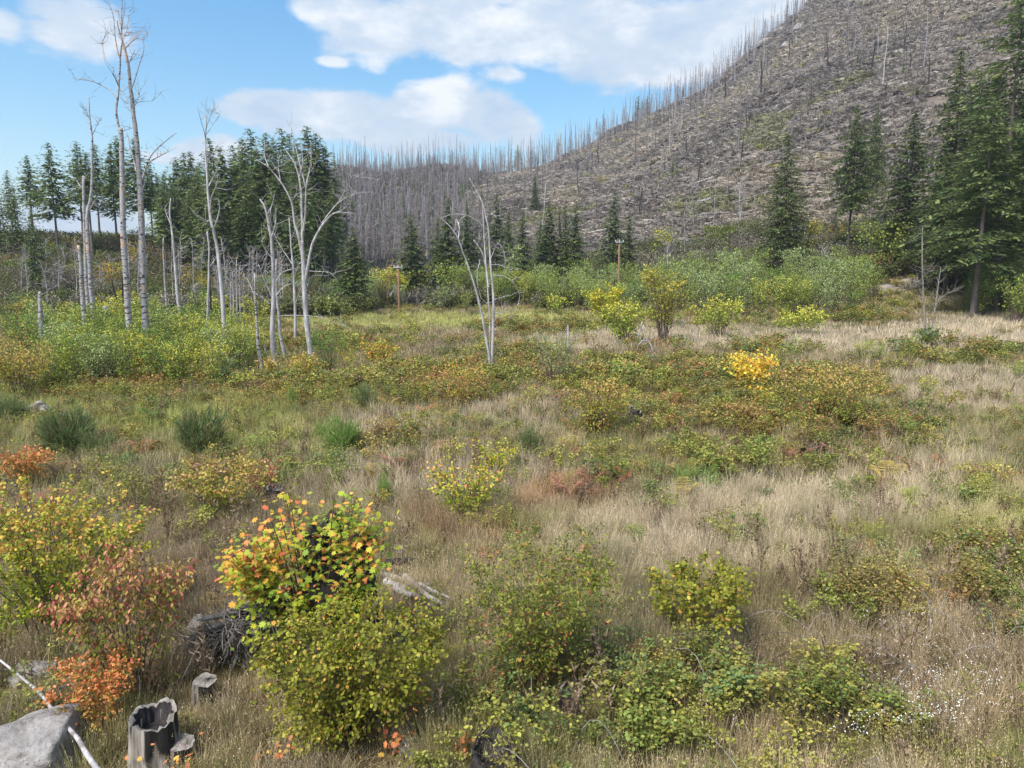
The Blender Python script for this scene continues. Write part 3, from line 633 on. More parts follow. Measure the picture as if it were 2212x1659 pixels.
# ------------------------------------------------------------------ conifers
def conifer_meshes(seed, H=22.0, R=3.2, c0=.15, nb=130, sp=9, dark=1.0, sparse=0.0, step=.55, lean=0.0, blue=0.0, cap=.7):
    r = np.random.default_rng(seed); tr = MB(); cr = MB()
    t = np.linspace(0, 1, 9); cx = np.cumsum(r.normal(size=9)*.05)*t+lean*t*H; cy = np.cumsum(r.normal(size=9)*.05)*t
    pts = np.stack([cx, cy, t*H], -1); pts[0, 2] = -.8
    tr.tube(pts, np.interp(t, [0, .08, 1], [.013*H, .0095*H, .001*H]), 7, cap=False)
    ax = lambda z: np.array([np.interp(z/H, t, cx), np.interp(z/H, t, cy), z])
    side = [(r.uniform(0, 6.28), r.uniform(.6, 1.1)) for _ in range(4)]
    hs = c0+(1-c0)*np.linspace(0, 1, nb)**.9; P_ = []; D_ = []; S_ = []; K_ = []
    for i, hh in enumerate(hs):
        if r.random() < sparse*.5: continue
        q = (hh-c0)/(1-c0); a = i*2.399+r.normal()*.4
        L = R*((1-q)**.75)*(.35+.65*min(1, q/.14+.35))*r.uniform(.65, 1.15)+.22
        L *= 1+.25*math.cos(a-side[0][0])*(side[0][1]-.6)
        z = hh*H; o = ax(z); up = .38*(q-.35)-.08; n = max(2, int(L/step))
        s = np.linspace(.12, 1, n); dirn = np.array([math.cos(a), math.sin(a), 0])
        bp = o[None]+dirn[None]*(s*L)[:, None]; bp[:, 2] += up*L*s-.16*L*s*s+r.normal(size=n)*.05
        if L > 1.2: tr.tube(np.array([o, bp[n//2], bp[-1]]), [.03, .02, .006], 3, cap=False)
        lat = np.array([-math.sin(a), math.cos(a), 0])
        for sg in (-1, 1):
            wl = (L*.42*(1.12-s)+.12)*r.uniform(.6, 1.2, n); d = unit(dirn[None]*.8+lat[None]*sg*.75+r.normal(size=(n, 3))*.12+np.array([0, 0, -.15]))
            kk = np.maximum(1, np.round(wl/cap).astype(int))
            for j in range(kk.max()):
                mk = kk > j; u = (j/kk[mk])*wl[mk]
                P_.append(bp[mk]+d[mk]*u[:, None]+r.normal(size=(mk.sum(), 3))*.05); D_.append(unit(d[mk]+r.normal(size=(mk.sum(), 3))*.3)); S_.append((wl[mk]/kk[mk]*1.1+.1)*r.uniform(.75, 1.25, mk.sum())); K_.append(np.full(mk.sum(), q))
        P_.append(bp); D_.append(unit(dirn[None]+r.normal(size=(n, 3))*.2)); S_.append(np.full(n, min(cap, L*.3+.15))); K_.append(np.full(n, q))
    P_ = np.concatenate(P_); D_ = np.concatenate(D_); S_ = np.concatenate(S_); K_ = np.concatenate(K_); n = len(P_)
    if sparse > 0: m = r.random(n) > sparse; P_, D_, S_, K_ = P_[m], D_[m], S_[m], K_[m]; n = len(P_)
    base = np.array([c(106, 122, 76), c(124, 138, 82), c(88, 106, 72), c(142, 150, 88)])[r.choice(4, n, p=[.36, .28, .26, .1])].copy()
    base[:, :3] *= r.uniform(.75, 1.3, (n, 1))*dark
    if blue: base[:, 2] *= 1+blue; base[:, 0] *= 1-blue*.3
    for rep in range(2):
        cr.leaves(P_+r.normal(size=(n, 3))*.1*rep, unit(D_+r.normal(size=(n, 3))*.25*rep), unit(np.array([0, 0, 1])+r.normal(size=(n, 3))*.35), S_*(1 if rep == 0 else .7), 'spray', base)
    # leader tuft
    return [('trunk', tr.mesh('conifer_trunk', MAT['cbark'])), ('crown', cr.mesh('conifer_crown', MAT['leaf']))]
def build_conifers():
    r = np.random.default_rng(5)
    far = [conifer_meshes(100+i, 22, R, c0, 125, step=.55, sparse=s, dark=1.1) for i, (R, c0, s) in enumerate([(3.8, .15, 0), (3.4, .34, 0), (3.8, .46, .04), (3.2, .25, 0), (4.0, .4, .04), (3.0, .52, .1)])]
    thin = [conifer_meshes(200+i, 22, 2.3, .35, 60, step=.7, sparse=.35) for i in range(2)]
    full = [conifer_meshes(300+i, 22, R, .04, 150, step=.45, dark=.9, blue=.02) for i, R in enumerate([4.6, 4.0, 3.6])]
    def put(tx, ty, by, protos, Y, lab, grp, k=None, wid=1.0):
        top = P(tx, ty, Y); gz = float(ground(top[0], Y)); base = P(tx, by, Y)[2]; z0 = gz if abs(base-gz) < 60 else base
        h = top[2]-z0
        if h < 1: return
        s = h/22; q = protos[k if k is not None else r.integers(0, len(protos))]
        place_set('conifer_tree', q, (top[0], Y, z0), lab, 'conifer', grp, r.uniform(0, 6.28), (s*wid, s*wid, s))
    ORD = 'first second third fourth fifth sixth seventh eighth ninth tenth eleventh twelfth thirteenth fourteenth fifteenth sixteenth seventeenth eighteenth nineteenth twentieth twenty-first twenty-second twenty-third twenty-fourth twenty-fifth twenty-sixth twenty-seventh twenty-eighth twenty-ninth thirtieth'.split()
    tops = [(15, 368), (57, 335), (105, 308), (162, 305), (182, 330), (200, 312), (237, 310), (250, 293), (290, 300), (318, 345), (340, 380), (355, 370), (377, 340), (395, 330), (412, 328), (430, 350), (450, 298), (475, 317), (500, 315), (520, 300),
            (537, 278), (557, 320), (573, 287), (590, 300), (605, 277), (623, 288), (640, 310), (661, 273), (682, 288), (700, 318)]
    for i, (x, y) in enumerate(tops):
        put(x, y, 560, far, r.uniform(138, 165), '%s conifer from the left along the skyline of the left stand' % ORD[i], None, (1, 2, 4, 2, 5, 5)[i % 6] if x < 340 else None, 1.2 if x < 340 else 1.4)
    for i in range(52):
        x = r.uniform(345, 735); y = np.interp(x, [345, 450, 540, 640, 735], [390, 340, 320, 320, 400])+r.uniform(0, 120)
        put(x, y, 600, far, r.uniform(125, 175), ('taller' if y < np.interp(x, [345, 450, 540, 640, 735], [390, 340, 320, 320, 400])+60 else 'shorter')+' conifer of the dense stand, '+('left of the curving silvery snag' if x < 450 else 'between the curving silvery and bent-topped snags' if x < 560 else 'behind the bent-topped pale snag' if x < 645 else 'behind the limbs of the big forked snag'), 'conifers in the dense left stand')
    put(62, 418, 610, full, 112, 'short broad conifer in front of the mound edge trees', None, 2, .8)
    for x, y in [(-15, 380), (25, 400), (-40, 350)]: put(x, y, 600, far, 140, 'conifer rising behind the row at the left picture edge', 'conifers behind the left edge')
    put(722, 330, 520, thin, 165, 'thin ragged conifer at the right end of the left stand', None, 0)
    put(745, 360, 520, thin, 170, 'second ragged conifer past the right end of the left stand', None, 1)
    M_ = [(764, 488, 606, 105, 0, .95, 'dark dense spruce alone right of the forked snag'), (888, 460, 600, 120, 0, .9, 'dark triangular spruce beyond the left utility pole'),
          (970, 428, 600, 125, 1, .9, 'dark spruce behind the central snag, tallest of its group'), (945, 468, 600, 130, 2, .8, 'narrow spruce left of the tallest one behind the snag'),
          (1012, 436, 600, 132, 1, .8, 'hazy spruce right of the tallest one behind the snag'), (1072, 420, 600, 140, 1, .8, 'tall spruce right of the central snag top'),
          (1098, 455, 600, 125, 2, .8, 'spruce with pale tree before it right of the central snag'), (1128, 452, 610, 120, 1, .8, 'dark spruce between the snag and the paired spruces'),
          (1156, 375, 470, 230, 2, .8, 'small conifer high on the slope above the paired spruces'), (1188, 432, 610, 118, 0, .72, 'left one of the tall paired spruces'),
          (1166, 470, 610, 116, 1, .7, 'shorter spruce leaning on the paired spruces'), (1222, 442, 610, 118, 2, .8, 'middle slender spruce of the trio left of the right pole'),
          (1243, 434, 610, 116, 1, .75, 'right-hand spruce of the trio left of the right pole'), (1327, 414, 580, 122, 0, .68, 'tall dark spruce just left of the right utility pole'),
          (1360, 454, 580, 120, 2, .8, 'small spruce just right of the right utility pole')]
    for (x, y, b, Y, k, w, lab) in M_: put(x, y, b, full, Y, lab, None, k, w*1.6)
    small = [(1090, 315, 380, 1.), (1118, 312, 370, 1.), (1377, 206, 0, .8), (1398, 206, 0, .8), (1388, 214, 0, .8), (1475, 178, 0, .8), (1490, 178, 0, .8), (1452, 330, 0, .8), (1852, 108, 0, .7), (760, 420, 0, 1), (795, 430, 0, 1), (850, 440, 0, .9), (1040, 400, 0, .8), (810, 520, 0, 1), (1785, 60, 0, .6), (1950, 130, 0, .6), (930, 405, 0, .8), (1000, 390, 0, .8), (830, 452, 0, 1), (775, 450, 0, 1), (870, 410, 0, .9), (905, 445, 0, .9), (820, 400, 0, .8), (960, 400, 0, .8), (745, 470, 0, 1), (790, 480, 0, 1.1), (855, 480, 0, 1), (1020, 405, 0, .8)]
    for (x, y, b, w) in small:
        # find the slope behind the tree: step down from the top
        g = G(x, y+(40 if y < 330 else 62)); Y = g[1]; top = P(x, y, Y); h = max(4, top[2]-g[2]); s = h/22
        q = (thin+far)[r.integers(0, 8)]
        place_set('conifer_tree', q, (g[0], Y, g[2]-.5), 'surviving green conifer on the burnt hillside', 'conifer', 'surviving conifers on the hillside', 0, (s*w, s*w, s))
    # right side
    near = [conifer_meshes(400, 24, 5.0, .14, 190, step=.4, cap=.36, dark=.8), conifer_meshes(401, 24, 5.0, .36, 170, step=.4, cap=.36, dark=.8), conifer_meshes(402, 24, 5.6, .24, 150, step=.42, sparse=.14, dark=.95, cap=.32), conifer_meshes(403, 24, 5.0, .24, 180, step=.4, cap=.36, dark=.78)]
    R_ = [(1706, 287, 600, 112, 0, .82, 'shaggy fir standing alone at the foot of the burnt slope'), (1852, 227, 560, 120, 1, .75, 'high-crowned fir, left one of the three on the slope'),
          (1897, 230, 540, 135, 1, .55, 'slim high-crowned fir, middle of the three on the slope'), (1977, 240, 560, 112, 3, .98, 'dark bushy fir, right one of the three on the slope'),
          (2085, 103, 640, 98, 0, .75, 'tall fir with a bright green top beside the biggest fir'), (2118, 150, 640, 104, 3, .8, 'fir squeezed behind the tall bright-topped one'),
          (2155, 140, 640, 108, 0, .7, 'rear fir between the tall ones at the right'), (2143, 225, 650, 80, 2, 1.05, 'broad fir with the split trunk beside the gravel path'),
          (2215, -60, 660, 84, 2, .9, 'towering fir cut by the right picture edge'), (2290, 20, 660, 90, 0, 1., 'fir just beyond the towering edge fir'), (2195, 190, 640, 100, 3, .9, 'dark fir filling the gap behind the edge fir'),
          (2050, 330, 640, 96, 3, .8, 'short fir in the shade left of the biggest firs')]
    for (x, y, b, Y, k, w, lab) in R_:
        top = P(x, y, Y); gz = float(ground(top[0], Y)); s = (top[2]-gz)/24
        place_set('fir_tree', near[k], (top[0], Y, gz), lab, 'fir', None, r.uniform(0, 6.28), (s*w*1.3, s*w*1.3, s))
    g = G(2200, 62); s = 20/22; place_set('conifer_tree', full[1], g, 'green conifer high on the mountain at the upper picture corner', 'conifer', None, 0, (s, s, s))
build_conifers()

# ------------------------------------------------------------------ snags traced at their own distance
def snag(name, label, Y, trunk, r0, r1, branches=(), material='snag', twigs=26, seed=1, group=None, tw_len=.9, wob=.18, tw_from=.35):
    r = np.random.default_rng(seed); base = P(trunk[0][0], trunk[0][1], Y); gz = float(ground(base[0], base[1])); base[2] = gz
    root = thing(name, base, label, 'dead tree', group)
    def path(pl, sub=4, wv=.0):
        p = np.array(pl, float); n = len(p); t = np.linspace(0, n-1, (n-1)*sub+1); x = np.interp(t, range(n), p[:, 0])+r.normal(size=len(t))*.7; y = np.interp(t, range(n), p[:, 1]); x[0] = p[0, 0]
        for _ in range(2):
            x[1:-1] = (x[:-2]+2*x[1:-1]+x[2:])/4; y[1:-1] = (y[:-2]+2*y[1:-1]+y[2:])/4
        q = np.linspace(0, 1, len(t)); off = wv*q
        return np.array([P(a, b, Y+o) for a, b, o in zip(x, y, off)])-base
    m = MB(); tp = path(trunk, 5); tp[0, 2] = min(tp[0, 2], -.15); sc = Y/F
    m.tube(tp, np.linspace(r0*.86, r1*.85, len(tp))*sc, 9, wob=wob, seed=seed); part('trunk', m.mesh('snag_trunk', MAT[material], True), root)
    lines = [tp[int(len(tp)*tw_from):]]
    for b in branches:
        pl, ra, rb = b; wv = r.uniform(-1, 1)*1.2; bp = path(pl, 4, wv); m = MB(); m.tube(bp, np.linspace(ra*.85, rb*.7, len(bp))*sc, 6, wob=.12, seed=seed)
        part('branch', m.mesh('snag_branch', MAT[material], True), root); lines.append(bp); lines.append(bp)
    if twigs:
        m = MB()
        for i in range(twigs):
            L = lines[r.integers(0, len(lines))]; k = r.integers(len(L)//4, len(L)); p = L[k]
            d = unit(np.array([r.normal(), r.normal(), r.uniform(-.1, 1.2)])); ln = tw_len*r.uniform(.3, 1.3); n = 4
            q = [p]
            for j in range(n): d = unit(d+r.normal(size=3)*.25+np.array([0, 0, .08])); q.append(q[-1]+d*ln/n)
            m.tube(np.array(q), np.linspace(.016, .004, n+1)*max(1, Y/45), 3, cap=False)
            if r.random() < .6:
                d2 = unit(d+r.normal(size=3)*.7); m.tube(np.array([q[2], q[2]+d2*ln*.4]), [.009*max(1, Y/45), .004], 3, cap=False)
        part('twigs', m.mesh('snag_twigs', MAT[material]), root)['kind'] = 'stuff'
    return root
B = lambda ra, rb, *p: (list(p), ra, rb)
def build_snags():
    def YB(x, y): return float(G(x, y)[1])
    ya = YB(285, 800)
    snag('dead_alder', 'left one of the two tallest dead trunks, broken with a thin crooked leader', ya, [(287, 800), (279, 700), (272, 600), (266, 500), (264, 400), (263, 320), (261, 276)], 8, 5,
         [B(3.4, .9, (258, 285), (250, 240), (255, 212), (258, 167), (259, 123), (264, 92), (262, 60), (264, 0), (263, -30)), B(1.6, .6, (253, 212), (240, 197), (225, 187), (200, 175), (160, 170)), B(1.6, 1, (256, 185), (249, 168), (242, 157)),
          B(1.7, .7, (258, 124), (250, 95), (247, 60), (246, 38), (238, 18), (234, 0)), B(.8, .5, (247, 150), (230, 133), (222, 110), (221, 90), (230, 67)), B(1, .5, (262, 95), (276, 62), (278, 25)), B(1, .5, (258, 190), (272, 208), (280, 240)), B(1., .5, (260, 285), (275, 280), (288, 276))], twigs=60, seed=3, tw_len=1.3)
    snag('dead_alder', 'right one of the two tallest dead trunks with tan bare patches', YB(316, 800)+.6, [(319, 800), (315, 700), (308, 600), (306, 500), (304, 430), (300, 370), (297, 320), (291, 270), (285, 215), (281, 180), (277, 140), (272, 115), (266, 95), (258, 70), (252, 45)], 9, 1.1,
         [B(1.6, .6, (283, 195), (295, 160), (305, 130), (311, 105), (311, 90), (303, 82)), B(1.4, .6, (277, 140), (285, 122), (291, 108)), B(1.2, .5, (268, 108), (280, 95), (297, 78)), B(1.1, .5, (290, 222), (300, 208)), B(1, .4, (288, 230), (297, 220), (328, 218)),
          B(2.6, .7, (308, 385), (318, 350), (335, 325), (360, 302), (382, 287)), B(1.8, .6, (318, 352), (340, 340), (367, 326)), B(3, 1.4, (304, 405), (292, 360), (282, 320), (274, 286)), B(1.6, .8, (308, 396), (325, 392)), B(1, .5, (262, 85), (264, 55), (270, 20), (269, -20))], twigs=60, seed=4, tw_len=1.3)
    snag('dead_alder', 'slender dead trunk whose thin top leans over a kink', YB(208, 775), [(210, 775), (203, 700), (198, 640), (193, 560), (189, 500), (188, 465), (196, 432), (200, 390), (199, 330), (200, 300), (196, 270), (193, 240), (191, 212)], 6.5, .8,
         [B(1.6, .8, (190, 462), (200, 440), (213, 425)), B(1, .5, (199, 292), (208, 275), (215, 257)), B(1, .5, (195, 262), (188, 240), (186, 222))], twigs=34, seed=5)
    snag('dead_alder', 'straight broken-topped trunk left of the kinked one', YB(187, 785), [(188, 785), (182, 700), (178, 640), (174, 580), (170, 530)], 6, 3.5, [B(1.4, .6, (172, 552), (163, 530), (160, 515))], twigs=8, seed=6)
    snag('dead_alder', 'grey trunk with hooked stub branches behind the kinked one', 70, [(188, 640), (185, 560), (182, 470), (180, 380)], 4.5, 3, [B(2, 1, (181, 408), (172, 400), (165, 388)), B(1.5, .8, (181, 390), (188, 378))], twigs=14, seed=7)
    snag('dead_alder', 'short thick charred trunk standing apart furthest left', YB(92, 795), [(93, 795), (90, 750), (88, 700), (87, 660), (86, 630)], 10, 3.2, [], twigs=3, seed=8, tw_len=.4)
    snag('dead_alder', 'short flat-topped trunk between the taller dead trunks', YB(226, 770), [(226, 770), (228, 700), (228, 660)], 6.5, 5, [B(1.2, .6, (230, 705), (238, 680), (242, 655))], twigs=6, seed=9, tw_len=.7)
    snag('burnt_snag', 'black burnt forked trunk left of the tallest pair', YB(262, 750), [(262, 750), (257, 690), (251, 645), (241, 605)], 5, 1.6, [B(3.4, 1.5, (261, 740), (268, 690), (266, 640), (263, 600)), B(3, 1.4, (262, 720), (258, 690), (262, 660))], 'burnt', 12, 10, tw_len=.8)
    snag('dead_alder', 'curving silvery trunk right of the tallest pair', YB(491, 805), [(492, 805), (487, 750), (484, 700), (480, 640), (474, 575), (470, 533), (460, 493), (453, 467), (448, 400), (445, 333), (443, 293), (447, 247)], 6.5, 1,
         [B(2.2, .9, (464, 490), (475, 457), (473, 430)), B(1.9, .7, (451, 402), (462, 380), (471, 362)), B(1.5, .6, (447, 348), (460, 330), (468, 316)), B(1.1, .5, (444, 300), (437, 270), (425, 228)), B(1, .5, (446, 290), (465, 262), (478, 240)), B(1, .5, (445, 280), (452, 255), (462, 232)), B(1.5, .7, (460, 496), (447, 480), (440, 473)), B(2.2, .9, (453, 460), (457, 425), (468, 400), (470, 380))], 'snagw', 46, 11, tw_len=1.1)
    snag('dead_alder', 'thin pale trunk with sooty foot left of the curving silvery one', 56, [(446, 760), (449, 680), (451, 600), (452, 540), (447, 500)], 3.6, 1.6, [B(1.3, .6, (451, 580), (462, 565), (472, 545))], 'snagw', 16, 12)
    snag('burnt_snag', 'thin black burnt pole beside the pale sooty-footed trunk', 57, [(455, 720), (455, 650), (452, 590)], 2.6, 1.6, [], 'burnt', 5, 13, tw_len=.6)
    snag('dead_alder', 'pale thin trunk with one side limb behind the thicket', 66, [(389, 680), (380, 600), (375, 540), (370, 490), (366, 450), (369, 428)], 4, 1.2, [B(1.4, .6, (377, 562), (388, 545), (398, 532)), B(1.2, .6, (371, 492), (362, 470), (357, 455))], 'snagw', 20, 14)
    snag('dead_alder', 'reddish-grey thin trunk behind the right tallest trunk', 66, [(362, 690), (357, 620), (353, 560), (352, 515)], 3, 1.4, [], 'snag', 10, 15)
    snag('dead_alder', 'big white forked snag with wide spreading limbs', YB(671, 782), [(673, 782), (662, 700), (657, 608), (654, 556), (653, 520)], 7.5, 4,
         [B(4, 1.1, (654, 556), (644, 505), (636, 483), (631, 433), (606, 393), (580, 360), (553, 345)), B(3.8, 1, (653, 530), (653, 467), (651, 417), (646, 383), (636, 350), (618, 325)), B(2.8, .9, (655, 500), (660, 450), (661, 400), (670, 367), (673, 333), (670, 308)),
          B(1.6, .7, (660, 405), (643, 333), (630, 277), (625, 265)), B(4.2, 1.2, (658, 610), (668, 560), (673, 527), (693, 490), (716, 463), (733, 457), (764, 462)), B(2.2, .7, (696, 482), (726, 443), (746, 427), (776, 417)), B(1.6, .6, (728, 441), (745, 415), (754, 393), (762, 378)),
          B(1.4, .6, (664, 618), (668, 600), (680, 595), (709, 595)), B(1.3, .5, (660, 585), (688, 587), (714, 587), (731, 607)), B(1.3, .5, (605, 682), (657, 681), (699, 686), (746, 707)), B(1.5, .7, (631, 435), (640, 420), (650, 414)), B(1.5, .6, (606, 393), (600, 360), (605, 335)), B(1.5, .6, (646, 383), (655, 350), (650, 315)), B(1.3, .5, (580, 360), (570, 335), (572, 310))], 'snagw', 130, 16, tw_len=1.5)
    snag('dead_alder', 'pale snag with a bent broken top left of the big forked one', YB(592, 800), [(593, 800), (588, 712), (592, 650), (589, 556), (586, 517), (578, 467), (573, 447), (561, 430)], 6.5, 1.6,
         [B(2, .8, (578, 464), (590, 440), (593, 418)), B(2.2, .8, (586, 515), (596, 485), (597, 450)), B(2, .8, (592, 650), (569, 600), (558, 570)), B(2, .6, (596, 640), (613, 618), (636, 611)), B(1.6, .6, (594, 612), (608, 587), (649, 577)), B(1.5, .6, (590, 560), (575, 545), (565, 520))], 'snagw', 50, 17, tw_len=1.2)
    snag('dead_alder', 'leaning snag with a charred foot crossing the bent-topped one', YB(618, 785), [(619, 785), (605, 725), (601, 673), (596, 620), (597, 560)], 5, 2.5, [], 'snag', 12, 18)
    snag('dead_alder', 'short curved stub at the foot of the bent-topped snag', YB(580, 792), [(581, 792), (572, 754), (569, 717)], 3.4, 1.5, [], 'snagw', 2, 19, tw_len=.4)
    snag('dead_alder', 'thin upright snag just left of the big forked one', YB(636, 752), [(637, 752), (638, 660), (634, 582), (628, 517), (625, 470)], 4, 1.2, [B(1.6, .7, (634, 575), (605, 530), (590, 500)), B(1.2, .5, (636, 600), (645, 570)), B(1.3, .5, (638, 660), (650, 620)), B(1.2, .5, (628, 520), (640, 490), (643, 470))], 'snagw', 40, 20, tw_len=1.1)
    snag('dead_alder', 'slanting snag at the left edge of the pale group', YB(567, 812), [(568, 812), (558, 751), (554, 686), (549, 590)], 5.5, 1.8, [B(1.3, .6, (553, 634), (570, 645), (582, 657)), B(1.4, .6, (551, 640), (540, 615), (533, 600))], 'snag', 20, 21)
    for k, (x, y, t) in enumerate([(506, 700, 588), (513, 700, 560), (520, 700, 575), (500, 690, 610), (527, 700, 590)]):
        snag('bare_sapling', 'thin bare sapling in the twiggy clump right of the curving trunk', 62+k, [(x, y), (x-2, (y+t)/2), (x-4+k, t)], 2.4, .9, [], 'snag', 26, 30+k, 'bare saplings in a twiggy clump', 1.4, tw_from=.3)
    snag('dead_alder', 'central multi-stemmed white snag with arching bare branches', YB(1060, 815), [(1062, 815), (1064, 740), (1066, 686), (1063, 600), (1058, 540), (1056, 500), (1046, 450), (1036, 423), (1014, 385)], 4.0, .7,
         [B(3.2, 1, (1060, 795), (1048, 725), (1037, 665), (1027, 621), (1011, 572), (1003, 553), (990, 513), (970, 487), (946, 467), (934, 448)), B(2.6, 1., (1057, 800), (1059, 700), (1053, 608), (1045, 550), (1024, 518)), B(2.4, 1, (1055, 620), (1048, 553), (1044, 483), (1041, 433)), B(1.5, .8, (990, 515), (993, 490), (988, 474)),
          B(1, .5, (950, 473), (976, 462), (1009, 463), (1036, 480), (1047, 495)), B(.9, .5, (1058, 572), (1084, 572), (1105, 587)), B(1, .5, (1060, 595), (1089, 595), (1110, 611), (1126, 640), (1112, 676), (1098, 690)), B(.9, .5, (1067, 647), (1106, 637)), B(.9, .5, (1066, 676), (1102, 673)), B(1, .5, (1062, 530), (1084, 540), (1096, 566)),
          B(.9, .4, (1062, 700), (1080, 680), (1092, 650)), B(.9, .4, (1060, 560), (1075, 520), (1092, 545), (1090, 600)), B(.9, .4, (1050, 470), (1062, 460), (1072, 470)), B(1, .5, (1040, 690), (1050, 672), (1054, 650)), B(1., .4, (1037, 560), (1030, 590), (1032, 625))], 'snagw', 70, 22, tw_len=.9)
    snag('dead_alder', 'twin thin snags with ivy foot in the tan grass band', YB(2000, 748), [(2001, 748), (1999, 720), (1995, 660), (1993, 595), (1992, 530), (1993, 490)], 3.4, .8, [B(2.6, .7, (2008, 745), (2013, 715), (2018, 671), (2026, 624), (2033, 577)), B(.9, .4, (2020, 660), (2035, 640), (2058, 628)), B(.9, .4, (1995, 640), (1983, 620), (1975, 605)), B(.9, .4, (1994, 600), (2004, 590), (2012, 570))], 'grey', 90, 23, tw_len=1.3, tw_from=.2)
    snag('dead_alder', 'broken white stub leaning on the grey-green willow bush', YB(1228, 768), [(1228, 768), (1228, 735), (1227, 703)], 3, 1.8, [B(1.8, .8, (1226, 708), (1212, 730), (1195, 745))], 'snagw', 5, 24, tw_len=.5)
    snag('dead_alder', 'small grey stick trunk under the olive sapling', YB(1375, 750), [(1375, 750), (1380, 720), (1387, 695)], 3, 1.6, [], 'snag', 6, 25, tw_len=.6)
    snag('dead_alder', 'arching bare branch right of the olive sapling', YB(1432, 745), [(1430, 745), (1436, 715), (1444, 700)], 2, 1.2, [B(1.1, .6, (1444, 702), (1470, 692), (1490, 700), (1508, 728)), B(1, .5, (1446, 706), (1472, 700), (1488, 712))], 'snag', 10, 26, tw_len=.7)
    snag('dead_alder', 'curled white branch sticking out below the olive sapling', YB(1410, 770), [(1411, 772), (1408, 748), (1395, 730)], 2, 1.2, [B(1.1, .6, (1400, 736), (1386, 736), (1378, 748))], 'snagw', 6, 27, tw_len=.5)
    # background bare trunks among the left mound and right slope foot
    r = np.random.default_rng(77)
    for i in range(44):
        x = r.uniform(5, 620); Y = r.uniform(100, 132); gz = float(ground((x-CX)/F*Y, Y)); b = proj((x-CX)/F*Y, Y, gz)[1]; t = b-r.uniform(60, 150)
        snag('bare_tree', 'thin grey bare trunk among the conifers of the left mound', Y, [(x, b+2), (x-r.uniform(-3, 5), (b+t)/2), (x-r.uniform(-4, 8), t)], 1.6, .5, [], 'snag', 30, 100+i, 'bare trunks on the left mound', 1.6)
    for i in range(34):
        x = r.uniform(1440, 2080); Y = r.uniform(112, 160); gz = float(ground((x-CX)/F*Y, Y)); b = proj((x-CX)/F*Y, Y, gz)[1]; t = b-r.uniform(40, 120)
        snag('bare_tree', 'thin pale bare trunk at the foot of the burnt slope', Y, [(x, b+2), (x+r.uniform(-4, 4), (b+t)/2), (x+r.uniform(-6, 6), t)], 1.3, .5, [], 'snagw' if i % 4 == 0 else 'grey', 24, 200+i, 'bare trunks at the slope foot', 2.0)
build_snags()

def rock_mesh(seed, sx, sy, sz, rough=.42, n=84):
    r = np.random.default_rng(seed); u = np.linspace(0, 2*PI, n, endpoint=False); v = np.linspace(-.35, PI/2, n//2)
    U, V_ = np.meshgrid(u, v); d = np.stack([np.cos(U)*np.cos(V_), np.sin(U)*np.cos(V_), np.sin(V_)], -1)
    # chiselled by random planes
    rad = np.full(U.shape, 10.0)
    for i in range(26):
        nn = unit(r.normal(size=3)); o = r.uniform(.78, 1.0); dt = d@nn; rad = np.where(dt > .05, np.minimum(rad, o/np.maximum(dt, .05)), rad)
    rad = np.minimum(rad, 1.25); rad = rad+rough*.6*fbm(U*3/PI*2+seed, V_*5, seed, 5)*np.cos(V_)
    P_ = d*rad[..., None]*np.array([sx, sy, sz]); k, q = P_.shape[:2]; m = MB(); i = np.arange(k-1)[:, None]*q; j = np.arange(q)[None]; jj = (j+1) % q
    m.add(P_.reshape(-1, 3), np.stack([i+j, i+jj, i+q+jj, i+q+j], -1).reshape(-1, 4)); m.f.append(np.array([[(k-1)*q+a for a in range(q)]]))
    return m.mesh('rock', MAT['stone'])
